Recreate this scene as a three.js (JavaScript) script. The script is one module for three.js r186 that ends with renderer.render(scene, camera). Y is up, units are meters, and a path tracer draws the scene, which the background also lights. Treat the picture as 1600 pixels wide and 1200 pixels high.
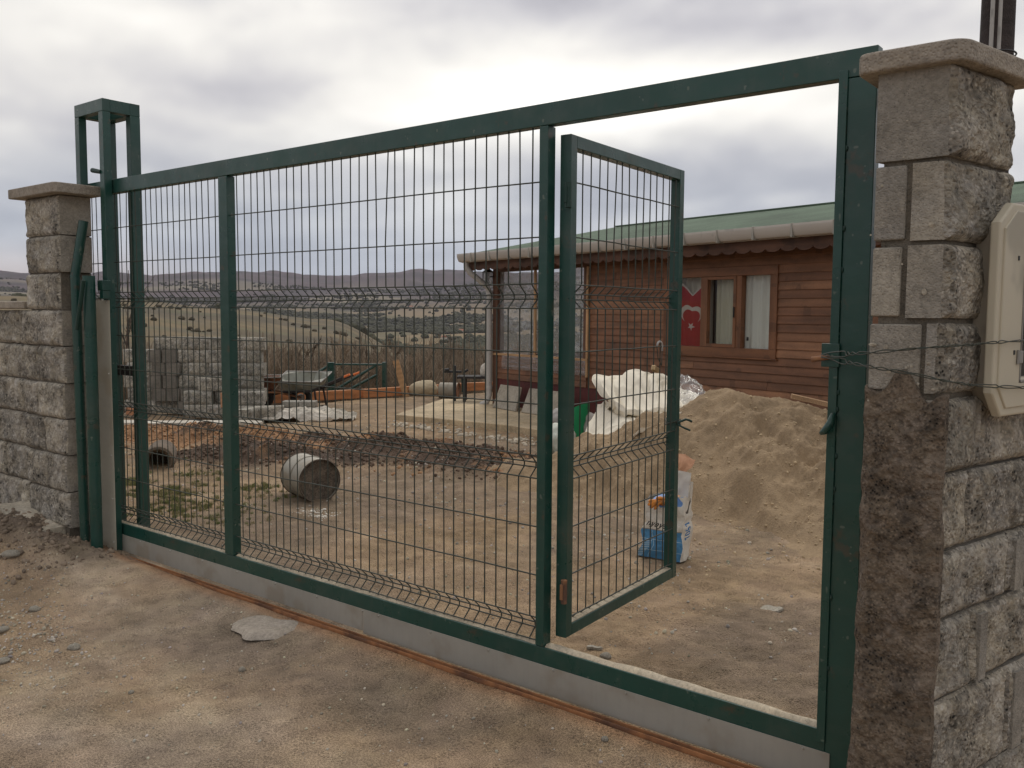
import * as THREE from 'three';
import { RoundedBoxGeometry } from 'three/addons/geometries/RoundedBoxGeometry.js';
import { mergeGeometries, mergeVertices } from 'three/addons/utils/BufferGeometryUtils.js';

// ---------------------------------------------------------------- camera, sky, sun, exposure
const scene = new THREE.Scene();
const camera = new THREE.PerspectiveCamera(46.7, 4 / 3, 0.05, 20000);
camera.position.set(0, 1.466, 2.654);
camera.rotation.set(-0.0787, 0.6712, 0.0064, 'YXZ');
const renderer = new THREE.WebGLRenderer({ antialias: true });
renderer.toneMapping = THREE.LinearToneMapping;
renderer.toneMappingExposure = 1.0;
renderer.shadowMap.enabled = true;

const rad = (d) => d * Math.PI / 180;
const clamp = (x, a = 0, b = 1) => Math.min(b, Math.max(a, x));
const sst = (a, b, x) => { const t = clamp((x - a) / (b - a)); return t * t * (3 - 2 * t); };
const mix = (a, b, t) => a + (b - a) * t;
const mix3 = (a, b, t) => [mix(a[0], b[0], t), mix(a[1], b[1], t), mix(a[2], b[2], t)];
function rng(seed) { let s = seed >>> 0; return () => { s = (s + 0x6D2B79F5) | 0; let t = Math.imul(s ^ (s >>> 15), 1 | s); t = (t + Math.imul(t ^ (t >>> 7), 61 | t)) ^ t; return ((t ^ (t >>> 14)) >>> 0) / 4294967296; }; }
function hash(x, y, z) { let h = Math.imul(x, 374761393) ^ Math.imul(y, 668265263) ^ Math.imul(z, 2147483647 ^ 0x5bd1e995); h = Math.imul(h ^ (h >>> 13), 1274126177); h ^= h >>> 16; return (h >>> 0) / 4294967296; }
function vn(x, y, z = 0) {
  const xi = Math.floor(x), yi = Math.floor(y), zi = Math.floor(z); let u = x - xi, v = y - yi, w = z - zi;
  u = u * u * (3 - 2 * u); v = v * v * (3 - 2 * v); w = w * w * (3 - 2 * w);
  const a = mix(mix(hash(xi, yi, zi), hash(xi + 1, yi, zi), u), mix(hash(xi, yi + 1, zi), hash(xi + 1, yi + 1, zi), u), v);
  if (w === 0) return a;
  const b = mix(mix(hash(xi, yi, zi + 1), hash(xi + 1, yi, zi + 1), u), mix(hash(xi, yi + 1, zi + 1), hash(xi + 1, yi + 1, zi + 1), u), v);
  return mix(a, b, w);
}
function fbm(x, y, z = 0, o = 4, g = 0.5) { let s = 0, a = 1, n = 0; for (let i = 0; i < o; i++) { s += a * vn(x, y, z + i * 17); n += a; a *= g; x = x * 2.03 + 5.1; y = y * 2.03 + 1.7; z *= 2.03; } return s / n; }

// overcast sky, an equirectangular float map
const SUN = new THREE.Vector3(-0.30, 0.80, -0.52).normalize();
(function buildSky() {
  const W = 1024, Hh = 512, data = new Float32Array(W * Hh * 4);
  const yaw = rad(38.46);
  for (let j = 0; j < Hh; j++) for (let i = 0; i < W; i++) {
    const el = ((j + 0.5) / Hh - 0.5) * Math.PI, ph = ((i + 0.5) / W - 0.5) * 2 * Math.PI;
    const ce = Math.cos(el), dx = ce * Math.cos(ph), dy = Math.sin(el), dz = ce * Math.sin(ph);
    let az = Math.atan2(dx * Math.cos(yaw) - dz * Math.sin(yaw), -dx * Math.sin(yaw) - dz * Math.cos(yaw)) * 180 / Math.PI;
    const ed = el * 180 / Math.PI, g = (a, e, wa, we) => Math.exp(-(((az - a) / wa) ** 2) - (((ed - e) / we) ** 2));
    const k = 1 / (Math.max(dy, 0) + 0.13), px = dx * k, pz = dz * k;
    const wx = px + 0.5 * fbm(px * 1.2, pz * 1.2, 3, 3), wz = pz + 0.5 * fbm(px * 1.2 + 9, pz * 1.2, 7, 3);
    const n1 = fbm(wx * 1.15 + 3.2, wz * 1.15 + 8.1, 1.5, 6, 0.55), n2 = fbm(wx * 2.7, wz * 2.7, 4.5, 6, 0.6);
    let l = 0.785 + (n1 - 0.5) * 0.70 + (n2 - 0.5) * 0.62;
    l += 0.30 * g(8, 13.5, 14, 3.2) + 0.24 * g(-7, 12.5, 13, 4) + 0.12 * g(-26, 14, 14, 6) + 0.12 * g(17, 11, 7, 3) - 0.02;
    l -= 0.32 * g(3, 19.5, 13, 2.6) + 0.14 * g(20, 17.5, 7, 4) + 0.17 * g(-17, 12.8, 6, 1.4) + 0.10 * g(-27, 10.5, 9, 1.2) + 0.10 * g(12, 16.6, 9, 1.3) + 0.13 * g(-26, 17.5, 8, 1.3) + 0.10 * g(13, 8.5, 9, 2);
    const low = 1 - sst(3.5, 13.0, ed + (n1 - 0.5) * 6);
    let c = mix3([0.875, 0.865, 0.935], [0.99, 0.965, 0.915], sst(0.50, 0.98, l)); c = c.map(v => v * l);
    const haze = mix3([0.455, 0.495, 0.565], [0.60, 0.545, 0.53], sst(-16, -27, az) * (1 - sst(1.5, 4.5, ed)));
    const mott = 1 + (n1 - 0.5) * 0.42 + (n2 - 0.5) * 0.16;
    c = mix3(c, haze.map(v => v * mott), low * 0.9);
    if (ed < 0) c = mix3(c, [0.30, 0.27, 0.23], sst(0, -6, ed));
    const cosS = dx * SUN.x + dy * SUN.y + dz * SUN.z;
    const back = sst(30, 120, Math.abs(az)) * (1 - sst(35, 80, ed));
    let f = (1 + 0.35 * Math.pow(clamp(cosS), 6)) * (1 - 0.08 * back); if (ed > 24) f *= mix(1, 1.0, sst(24, 50, ed));
    const o = (j * W + i) * 4; data[o] = c[0] * f; data[o + 1] = c[1] * f; data[o + 2] = c[2] * f; data[o + 3] = 1;
  }
  const t = new THREE.DataTexture(data, W, Hh, THREE.RGBAFormat, THREE.FloatType);
  t.mapping = THREE.EquirectangularReflectionMapping; t.magFilter = t.minFilter = THREE.LinearFilter; t.needsUpdate = true;
  scene.background = t; scene.environment = t;
})();
const sun = new THREE.DirectionalLight(new THREE.Color(1.0, 0.94, 0.84), 0.9);
sun.position.copy(SUN).multiplyScalar(40).add(new THREE.Vector3(-4, 0, -3)); sun.target.position.set(-4, 0, -3);
sun.castShadow = true; sun.shadow.radius = 40; sun.shadow.mapSize.set(2048, 2048);
Object.assign(sun.shadow.camera, { left: -18, right: 18, top: 18, bottom: -18, near: 1, far: 90 });
scene.add(sun, sun.target);
scene.fog = new THREE.FogExp2(new THREE.Color(0.43, 0.43, 0.54), 0.000045);

// ---------------------------------------------------------------- textures
function tex(size, fn, srgb, rep = 1) {
  const d = new Uint8Array(size * size * 4);
  for (let j = 0; j < size; j++) for (let i = 0; i < size; i++) { const c = fn(i / size, j / size), o = (j * size + i) * 4; d[o] = clamp(c[0]) * 255; d[o + 1] = clamp(c[1]) * 255; d[o + 2] = clamp(c[2]) * 255; d[o + 3] = 255; }
  const t = new THREE.DataTexture(d, size, size); t.wrapS = t.wrapT = THREE.RepeatWrapping; t.magFilter = THREE.LinearFilter; t.minFilter = THREE.LinearMipmapLinearFilter; t.generateMipmaps = true;
  if (srgb) t.colorSpace = THREE.SRGBColorSpace; t.repeat.set(rep, rep); t.needsUpdate = true; return t;
}
const lin2s = (v) => v <= 0.0031308 ? v * 12.92 : 1.055 * Math.pow(v, 1 / 2.4) - 0.055;
const S3 = (c) => c.map(v => lin2s(clamp(v)));
// tileable fbm by blending on a torus of lattice hashes
function tn(u, v, f, seed) { const x = u * f, y = v * f, xi = Math.floor(x), yi = Math.floor(y); let a = x - xi, b = y - yi; a = a * a * (3 - 2 * a); b = b * b * (3 - 2 * b); const m = (q) => ((q % f) + f) % f; return mix(mix(hash(m(xi), m(yi), seed), hash(m(xi + 1), m(yi), seed), a), mix(hash(m(xi), m(yi + 1), seed), hash(m(xi + 1), m(yi + 1), seed), a), b); }
function tf(u, v, f, o, seed, g = 0.5) { let s = 0, a = 1, n = 0; for (let i = 0; i < o; i++) { s += a * tn(u, v, f, seed + i); n += a; a *= g; f *= 2; } return s / n; }
// cell pattern (pebbly grain): distance to nearest point of a jittered lattice
function cell(u, v, f, seed) { const x = u * f, y = v * f, xi = Math.floor(x), yi = Math.floor(y); let m = 9; for (let b = -1; b < 2; b++) for (let a = -1; a < 2; a++) { const p = ((xi + a) % f + f) % f, q = ((yi + b) % f + f) % f; const dx = xi + a + hash(p, q, seed) - x, dy = yi + b + hash(p, q, seed + 5) - y; m = Math.min(m, dx * dx + dy * dy); } return Math.sqrt(m); }
const TX = {};
TX.dirtB = tex(1024, (u, v) => { const c = cell(u, v, 70, 3), c2 = cell(u, v, 150, 9); const peb = hash(Math.floor(u * 97), Math.floor(v * 97), 4) > 0 ? sst(0.32, 0.12, c) * (tn(u, v, 24, 8) > 0.55 ? 1 : 0.15) : 0; const h = 0.5 * tf(u, v, 8, 5, 11, 0.66) + 0.22 * peb + 0.14 * sst(0.4, 0.1, c2) + 0.1; return [h, h, h]; });
TX.dirtC = tex(1024, (u, v) => { const n = tf(u, v, 6, 7, 21, 0.6), m = tf(u, v, 16, 5, 31, 0.7), c = cell(u, v, 80, 3), pe = sst(0.26, 0.14, c) * (tn(u, v, 20, 8) > 0.66 ? 1 : 0); let l = 0.68 + (n - 0.5) * 0.5 + (m - 0.5) * 0.45; let col = [l, l * (0.985 + 0.05 * (m - 0.5)), l * (0.96 + 0.16 * (n - 0.5))]; col = mix3(col, [0.95, 0.93, 0.88], pe * 0.55); return S3(col); }, true);
TX.conC = tex(512, (u, v) => { const n = tf(u, v, 5, 6, 41, 0.6), s = tf(u, v, 64, 3, 51, 0.8), c = cell(u, v, 60, 13); let l = 0.70 + (n - 0.5) * 0.55 + (s - 0.5) * 0.50; const dark = sst(0.2, 0.08, c) * (tn(u, v, 30, 17) > 0.6 ? 0.4 : 0); l *= 1 - dark; const w = tf(u, v, 7, 4, 71); return S3([l * 1.0, l * (0.97 + 0.05 * (w - 0.5)), l * (0.93 + 0.16 * (w - 0.5))]); }, true);
TX.conB = tex(512, (u, v) => { const h = 0.6 * tf(u, v, 16, 6, 61, 0.7) + 0.4 * sst(0.1, 0.4, cell(u, v, 50, 19)); return [h, h, h]; });
TX.rockC = tex(1024, (u, v) => { const n = tf(u, v, 8, 5, 141, 0.66), s = tf(u, v, 48, 2, 151, 0.8), w = tf(u, v, 12, 4, 171, 0.6), c = cell(u, v, 44, 23); let l = 0.58 + (n - 0.5) * 1.0 + (s - 0.5) * 0.6; l += sst(0.36, 0.16, c) * (tn(u, v, 22, 29) > 0.6 ? 0.30 : 0) - sst(0.3, 0.12, cell(u, v, 36, 27)) * (tn(u, v, 18, 39) > 0.62 ? 0.3 : 0); return S3([l, l * (0.96 + 0.07 * (w - 0.5)), l * (0.89 + 0.26 * (w - 0.5))]); }, true);
TX.rockB = tex(1024, (u, v) => { const h = 0.88 * tf(u, v, 9, 6, 161, 0.66) + 0.12 * sst(0.5, 0.1, cell(u, v, 34, 33)) * (tn(u, v, 12, 35) > 0.5 ? 1 : 0); return [h, h, h]; });
TX.woodC = tex(512, (u, v) => { // grain runs along u
  const w = tf(u, v, 2, 3, 81), g = tf(u * 1, v, 1, 1, 3) * 0 + tn(u, v, 3, 91) * 0.3; const y = v * 14 + w * 2.2 + g; const ring = 0.5 + 0.5 * Math.sin(y * 6.28); const fine = tn((u * 4) % 1, v, 128, 95); const kx = tn(u, v, 8, 97) > 0.86 ? 0.55 : 0; let l = 0.68 + 0.14 * (ring - 0.5) + 0.26 * (fine - 0.5) + (tf(u, v, 4, 4, 99) - 0.5) * 0.6; l *= 1 - kx * 0.5; return S3([l, l * 0.97, l * 0.93]); }, true);
TX.woodB = tex(256, (u, v) => { const h = tn((u * 2) % 1, v, 64, 95) * 0.6 + 0.4 * tf(u, v, 4, 4, 101); return [h, h, h]; });
TX.paintC = tex(1024, (u, v) => { const n = tf(u, v, 4, 5, 201, 0.6), s = tn(u, v, 200, 207), chip = sst(0.80, 0.86, tf(u, v, 40, 3, 211, 0.5)), run = tf((u * 6) % 1, v, 6, 4, 215), dust = sst(0.45, 0.8, tf(u, v, 6, 5, 221, 0.65)); let c = [0.010, 0.060, 0.047]; c = c.map(q => q * (0.75 + 0.5 * n)); c = mix3(c, [0.10, 0.05, 0.028], 0.5 * sst(0.67, 0.80, tf(u, v, 14, 5, 226, 0.66))); c = mix3(c, [0.055, 0.085, 0.07], 0.5 * dust + 0.12 * (run > 0.62 ? 1 : 0)); c = mix3(c, [0.22, 0.24, 0.2], chip * 0.4 + (s > 0.993 && n > 0.5 ? 0.3 : 0)); return S3(c); }, true);
TX.paintR = tex(256, (u, v) => { const r = 0.36 + 0.4 * (tf(u, v, 6, 5, 231, 0.6) - 0.35); return [r, r, r]; });
TX.galvC = tex(512, (u, v) => { const n = tf(u, v, 3, 5, 241, 0.6), st = tn((u * 8) % 1, v, 16, 247), m = sst(0.5, 0.75, tf(u, v, 10, 4, 251)); let c = [0.36, 0.345, 0.305].map(q => q * (0.8 + 0.42 * n + 0.05 * st)); c = mix3(c, [0.27, 0.22, 0.155], 0.45 * m); return S3(c); }, true);
TX.rustC = tex(256, (u, v) => { const n = tf(u, v, 6, 6, 261, 0.6), m = tf(u, v, 20, 4, 271); return S3(mix3([0.30, 0.145, 0.07], [0.12, 0.065, 0.045], sst(0.35, 0.65, n)).map(q => q * (0.75 + 0.5 * m))); }, true);
TX.sandC = tex(1024, (u, v) => { const n = tf(u, v, 5, 6, 281, 0.6), s = tf(u, v, 56, 2, 291, 0.9), m = tf(u, v, 20, 3, 297, .7); const l = 0.74 + (n - 0.5) * 0.3 + (s - 0.5) * 0.22 + (m - .5) * .14; return S3([l, l * 0.985, l * 0.965]); }, true);
TX.sandB = tex(512, (u, v) => { const h = 0.5 * tf(u, v, 8, 3, 301, 0.6) + 0.5 * sst(0.5, 0.1, cell(u, v, 70, 317)); return [h, h, h]; });
TX.roofC = tex(512, (u, v) => { const n = tf(u, v, 4, 6, 321, 0.6), s = tn(u, v, 200, 331); const l = 0.72 + (n - 0.5) * 0.7 + (s - 0.5) * 0.3; return S3([0.135 * l, 0.195 * l, 0.135 * l]); }, true);
TX.softC = tex(256, (u, v) => { const n = tf(u, v, 3, 5, 351, 0.55), d = tf(u, v, 10, 4, 361, 0.6); const l = 0.92 + (n - 0.5) * 0.25 - 0.25 * sst(0.62, 0.78, d); return S3([l, l * 0.985, l * 0.96]); }, true);
TX.softB = tex(256, (u, v) => { const h = tf(u, v, 4, 6, 341, 0.5); return [h, h, h]; });
const sc = (t, r) => { const c = t.clone(); c.repeat.set(r, r); c.needsUpdate = true; return c; };
const C = (r, g, b) => new THREE.Color().setRGB(r, g, b);
const std = (o) => new THREE.MeshStandardMaterial(Object.assign({ roughness: 0.9, metalness: 0 }, o));
const MT = {
  paint: new THREE.MeshPhysicalMaterial({ map: sc(TX.paintC, 0.9), roughnessMap: sc(TX.paintR, 2), roughness: 0.8, metalness: 0, ior: 1.52, clearcoat: 0.18, clearcoatRoughness: 0.3, bumpMap: sc(TX.softB, 6), bumpScale: 0.0012 }),
  paintDark: std({ map: sc(TX.paintC, 1.3), color: C(0.55, 0.62, 0.6), roughness: 0.5 }),
  wire: std({ color: C(0.045, 0.052, 0.04), roughness: 0.5 }),
  galv: std({ map: sc(TX.galvC, 0.8), roughness: 0.55, metalness: 0.15, bumpMap: sc(TX.softB, 3), bumpScale: 0.002 }),
  galvStrip: std({ map: sc(TX.galvC, 0.6), color: C(1.25, 1.22, 1.15), roughness: 0.6, metalness: 0.05 }),
  bolt: std({ color: C(0.45, 0.44, 0.4), roughness: 0.4, metalness: 0.6 }),
  rust: std({ map: sc(TX.rustC, 2), roughness: 0.85 }),
  rustLight: std({ map: sc(TX.rustC, 1.5), color: C(1.25, 1.15, 1.0), roughness: 0.8 }),
  dust: std({ map: sc(TX.conC, 2), color: C(0.62, 0.55, 0.43), roughness: 1, bumpMap: sc(TX.conB, 3), bumpScale: 0.004 }),
  blockL: [0, 1, 2].map(i => std({ map: sc(TX.rockC, 1.1), color: C(...[[0.555, 0.525, 0.475], [0.50, 0.475, 0.43], [0.595, 0.565, 0.51]][i]), bumpMap: sc(TX.rockB, 2.2), bumpScale: 0.022 })),
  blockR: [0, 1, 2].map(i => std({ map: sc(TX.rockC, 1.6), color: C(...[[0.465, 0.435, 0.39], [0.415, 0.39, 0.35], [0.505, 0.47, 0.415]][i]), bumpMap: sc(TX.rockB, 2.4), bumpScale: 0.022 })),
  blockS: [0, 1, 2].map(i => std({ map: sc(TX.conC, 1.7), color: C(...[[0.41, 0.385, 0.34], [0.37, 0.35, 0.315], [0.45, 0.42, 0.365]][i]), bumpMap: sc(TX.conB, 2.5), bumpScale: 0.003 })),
  cap: std({ map: sc(TX.conC, 1.3), color: C(0.47, 0.42, 0.36), bumpMap: sc(TX.conB, 2), bumpScale: 0.004 }),
  joint: std({ map: sc(TX.conC, 2), color: C(0.20, 0.18, 0.15), bumpMap: sc(TX.rockB, 4), bumpScale: 0.008 }),
  mortar: std({ map: sc(TX.rockC, 2.2), color: C(0.225, 0.182, 0.145), bumpMap: sc(TX.rockB, 3), bumpScale: 0.014 }),
  conc: std({ map: sc(TX.conC, 0.8), color: C(0.60, 0.55, 0.46), bumpMap: sc(TX.conB, 1.5), bumpScale: 0.004 }),
  slabTop: std({ map: sc(TX.conC, 0.5), color: C(0.72, 0.59, 0.40), bumpMap: sc(TX.conB, 1), bumpScale: 0.004 }),
  stone: std({ map: sc(TX.conC, 2), color: C(0.62, 0.58, 0.50), bumpMap: sc(TX.conB, 4), bumpScale: 0.004 }),
  paver: std({ map: sc(TX.conC, 1.4), color: C(0.50, 0.49, 0.45), bumpMap: sc(TX.conB, 2), bumpScale: 0.004 }),
  wood: [0, 1, 2, 3].map(i => std({ map: sc(TX.woodC, 0.9), color: C(...[[0.345, 0.165, 0.085], [0.265, 0.122, 0.062], [0.435, 0.215, 0.112], [0.305, 0.14, 0.072]][i]), roughness: 0.62, bumpMap: sc(TX.woodB, 1.5), bumpScale: 0.002 })),
  woodDark: std({ map: sc(TX.woodC, 0.9), color: C(0.17, 0.082, 0.05), roughness: 0.65, bumpMap: sc(TX.woodB, 1.5), bumpScale: 0.002 }),
  woodFrame: std({ map: sc(TX.woodC, 0.8), color: C(0.31, 0.135, 0.062), roughness: 0.55, bumpMap: sc(TX.woodB, 1.5), bumpScale: 0.001 }),
  batten: std({ map: sc(TX.woodC, 0.9), color: C(0.68, 0.42, 0.22), roughness: 0.7 }),
  plank: std({ map: sc(TX.woodC, 0.8), color: C(0.55, 0.36, 0.21), roughness: 0.85, bumpMap: sc(TX.woodB, 1.5), bumpScale: 0.003 }),
  skirt: std({ map: sc(TX.conC, 0.7), color: C(0.13, 0.028, 0.026), roughness: 0.7 }),
  roof: std({ map: sc(TX.roofC, 0.5), roughness: 0.95, bumpMap: sc(TX.conB, 1.5), bumpScale: 0.004 }),
  gutter: std({ map: sc(TX.softC, 0.6), color: C(0.56, 0.52, 0.48), roughness: 0.6 }),
  pvc: std({ map: sc(TX.softC, 0.8), color: C(0.50, 0.49, 0.48), roughness: 0.6 }),
  curtain: std({ map: sc(TX.softB, 2), color: C(0.72, 0.75, 0.66), roughness: 1 }),
  beige: std({ map: sc(TX.softC, 0.5), color: C(0.60, 0.55, 0.44), roughness: 0.5 }),
  beigeDark: std({ map: sc(TX.softC, 0.5), color: C(0.36, 0.32, 0.26), roughness: 0.6 }),
  black: std({ color: C(0.02, 0.02, 0.022), roughness: 0.5 }),
  dark: std({ color: C(0.035, 0.03, 0.03), roughness: 0.8 }),
  grey: std({ map: sc(TX.galvC, 1), color: C(0.8, 0.8, 0.85), roughness: 0.5, metalness: 0.2 }),
  bark: std({ map: sc(TX.woodC, 2), color: C(0.22, 0.165, 0.125), roughness: 1 }),
  tarp: std({ map: sc(TX.softC, 0.5), color: C(0.90, 0.84, 0.71), roughness: 0.75, side: THREE.DoubleSide, bumpMap: sc(TX.softB, 1.2), bumpScale: 0.02 }),
  sheet: std({ map: sc(TX.conC, 0.5), color: C(0.80, 0.76, 0.68), roughness: 0.8, side: THREE.DoubleSide, bumpMap: sc(TX.softB, 2), bumpScale: 0.02 }),
  pole: std({ map: sc(TX.woodC, 1), color: C(0.07, 0.055, 0.055), roughness: 0.9, bumpMap: sc(TX.woodB, 2), bumpScale: 0.005 }),
  orangeRed: std({ color: C(0.75, 0.19, 0.05), roughness: 0.6 }),
  orange: std({ map: sc(TX.softB, 3), color: C(1.0, 0.36, 0.05), roughness: 0.6 }),
};
const plastic = new THREE.MeshPhysicalMaterial({ color: C(0.86, 0.86, 0.86), transmission: 0.84, roughness: 0.1, thickness: 0, side: THREE.DoubleSide, bumpMap: sc(TX.softB, 0.8), bumpScale: 0.06 });
const glass = new THREE.MeshPhysicalMaterial({ color: C(0.93, 0.94, 0.93), transmission: 1, roughness: 0.03, thickness: 0 });

// ---------------------------------------------------------------- helpers
const names = {};
function nm(name) { const k = names[name] || 0; names[name] = k + 1; return k ? `${name}_${String(k).padStart(3, '0')}` : name; }
function uvm(g, off = 0) { // planar uv in metres by the dominant normal axis
  if (g.index) g = g.toNonIndexed();
  for (const k of Object.keys(g.attributes)) if (!['position', 'normal', 'uv', 'color'].includes(k)) g.deleteAttribute(k);
  if (!g.attributes.normal) g.computeVertexNormals();
  const p = g.attributes.position, n = g.attributes.normal, uv = new Float32Array(p.count * 2);
  for (let i = 0; i < p.count; i += 3) {
    let a = 0, b = 0, c = 0; for (let k = i; k < i + 3; k++) { a += n.getX(k); b += n.getY(k); c += n.getZ(k); } a = Math.abs(a); b = Math.abs(b); c = Math.abs(c);
    for (let k = i; k < i + 3; k++) { let u, v; if (a >= b && a >= c) { u = p.getZ(k); v = p.getY(k); } else if (b >= c) { u = p.getX(k); v = p.getZ(k); } else { u = p.getX(k); v = p.getY(k); } uv[k * 2] = u + off * 1.37; uv[k * 2 + 1] = v + off * 2.11; }
  }
  g.setAttribute('uv', new THREE.BufferAttribute(uv, 2)); return g;
}
const swapUV = (g) => { const u = g.attributes.uv; for (let i = 0; i < u.count; i++) { const a = u.getX(i); u.setXY(i, u.getY(i), a); } return g; };
let boxN = 0;
function bx(x0, x1, y0, y1, z0, z1, r = 0.004, vertical = false) {
  const w = x1 - x0, h = y1 - y0, d = z1 - z0; const rr = Math.min(r, w / 2.2, h / 2.2, d / 2.2);
  let g = rr > 0 ? new RoundedBoxGeometry(w, h, d, 1, rr) : new THREE.BoxGeometry(w, h, d);
  g.translate((x0 + x1) / 2, (y0 + y1) / 2, (z0 + z1) / 2); g = uvm(g, (boxN++ % 37)); return vertical ? swapUV(g) : g;
}
function tube(pts, r, seg = 8, closed = true) { // swept tube through points (r may be a list)
  const P = pts.map(p => new THREE.Vector3(...p)), pos = [], idx = []; let ref = null;
  for (let i = 0; i < P.length; i++) {
    const t = new THREE.Vector3().subVectors(P[Math.min(i + 1, P.length - 1)], P[Math.max(i - 1, 0)]).normalize();
    if (!ref) ref = Math.abs(t.y) < 0.9 ? new THREE.Vector3(0, 1, 0) : new THREE.Vector3(1, 0, 0);
    const a = new THREE.Vector3().crossVectors(t, ref).normalize(), b = new THREE.Vector3().crossVectors(t, a).normalize(); ref = new THREE.Vector3().crossVectors(a, t).normalize();
    const rr = Array.isArray(r) ? r[i] : r;
    for (let k = 0; k < seg; k++) { const q = k / seg * Math.PI * 2, c = Math.cos(q) * rr, s = Math.sin(q) * rr; pos.push(P[i].x + a.x * c + b.x * s, P[i].y + a.y * c + b.y * s, P[i].z + a.z * c + b.z * s); }
  }
  for (let i = 0; i < P.length - 1; i++) for (let k = 0; k < seg; k++) { const a = i * seg + k, b = i * seg + (k + 1) % seg, c = a + seg, d = b + seg; idx.push(a, b, c, b, d, c); }
  if (closed) { for (let k = 1; k < seg - 1; k++) { idx.push(0, k + 1, k); const e = (P.length - 1) * seg; idx.push(e, e + k, e + k + 1); } }
  const g = new THREE.BufferGeometry(); g.setAttribute('position', new THREE.Float32BufferAttribute(pos, 3)); g.setIndex(idx); g.computeVertexNormals(); return uvm(g, boxN++ % 31);
}
function cyl(p, q, r0, r1 = r0, seg = 16) { return uvm(tubeFlat([p, q], [r0, r1], seg), boxN++ % 31); }
function tubeFlat(pts, r, seg) { const a = new THREE.Vector3(...pts[0]), b = new THREE.Vector3(...pts[1]); const g = new THREE.CylinderGeometry(r[1], r[0], a.distanceTo(b), seg, 1); const m = new THREE.Matrix4().compose(a.clone().add(b).multiplyScalar(0.5), new THREE.Quaternion().setFromUnitVectors(new THREE.Vector3(0, 1, 0), b.clone().sub(a).normalize()), new THREE.Vector3(1, 1, 1)); g.applyMatrix4(m); return g; }
function mesh(name, geo, mat, parent = scene) {
  let g = geo; if (Array.isArray(geo)) g = geo.length > 1 ? mergeGeometries(geo.map(q => { q = q.index ? q.toNonIndexed() : q; for (const k of Object.keys(q.attributes)) if (!['position', 'normal', 'uv'].includes(k)) q.deleteAttribute(k); return q; })) : geo[0];
  const m = new THREE.Mesh(g, mat); m.name = nm(name); m.castShadow = m.receiveShadow = true; parent.add(m); return m;
}
function tag(o, label, category, group, kind) { if (label) o.userData.label = label; if (category) o.userData.category = category; if (group) o.userData.group = group; if (kind) o.userData.kind = kind; return o; }
function thing(name, label, category, pos = [0, 0, 0], turn = 0, group) { const g = new THREE.Group(); g.name = nm(name); g.position.set(...pos); g.rotation.y = turn; scene.add(g); return tag(g, label, category, group); }
function sub(name, parent, label) { const g = new THREE.Group(); g.name = nm(name); parent.add(g); if (label) g.userData.label = label; return g; }
function struct(name, geo, mat) { const m = mesh(name, geo, mat); m.userData.kind = 'structure'; return m; }
const VIEW = 0.672; // turn that sets an object square to the viewer's direction

// split-faced block: face +z rough, the rest smooth; L along x, H along y, D along z, origin at its min corner of x/y and the rough face at z = 0
function blockGeo(L, H, D, seed, nx, ny, amp = 0.012, smoothR = 0) {
  let g = new THREE.BoxGeometry(L, H, D, nx, ny, 2); g.translate(L / 2, H / 2, -D / 2);
  const p = g.attributes.position;
  for (let i = 0; i < p.count; i++) {
    let x = p.getX(i), y = p.getY(i), z = p.getZ(i);
    if (z > -0.002) {
      const e = Math.min(x, L - x, y, H - y), k = clamp(e / 0.022);
      let n = (fbm(x * 16 + seed * 7.3, y * 16 + seed * 3.1, seed, 5, 0.62) - 0.5) * 2.9 * amp + (fbm(x * 6 + seed, y * 6, seed + 9, 2) - 0.5) * 2.0 * amp; if (smoothR) n *= 1 - 0.92 * sst(L - smoothR - 0.012, L - smoothR, x);
      z = -0.016 * (1 - k) * (1 - k) + n * (0.35 + 0.65 * k);
      const j = (1 - k) * 0.006; x += (vn(y * 40 + seed, 3.3, seed) - 0.5) * j; y += (vn(x * 40 + seed, 8.3, seed) - 0.5) * j;
    } else { x += (vn(y * 25, z * 25, seed + 4) - 0.5) * 0.003; }
    p.setXYZ(i, x, y, z);
  }
  const smooth = mergeVertices((() => { const q = g.clone(); q.deleteAttribute('uv'); q.deleteAttribute('normal'); return q; })(), 1e-5);
  g.computeVertexNormals(); return uvm(g, (seed * 3) % 41);
}

// ---------------------------------------------------------------- terrain
const VF = [-0.6217, -0.7832], VR = [0.7832, -0.6217];
// yard edge, a polyline; drop(x,z) > 0 beyond it
const EDGE = [[-15.5, 9], [-14.2, 0], [-13.2, -3.5], [-12.35, -5.4], [-11.9, -7.2], [-11.35, -9.4], [-11.1, -12.5], [-10.5, -16], [6, -17]];
function edgeDist(x, z) { let best = 1e9, sgn = -1; for (let i = 0; i < EDGE.length - 1; i++) { const [ax, az] = EDGE[i], [bx_, bz] = EDGE[i + 1]; const dx = bx_ - ax, dz = bz - az, t = clamp(((x - ax) * dx + (z - az) * dz) / (dx * dx + dz * dz)); const ex = x - ax - dx * t, ez = z - az - dz * t, d = Math.hypot(ex, ez); if (d < best) { best = d; sgn = (dx * (z - az) - dz * (x - ax)) > 0 ? -1 : 1; } } return best * sgn; }
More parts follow.
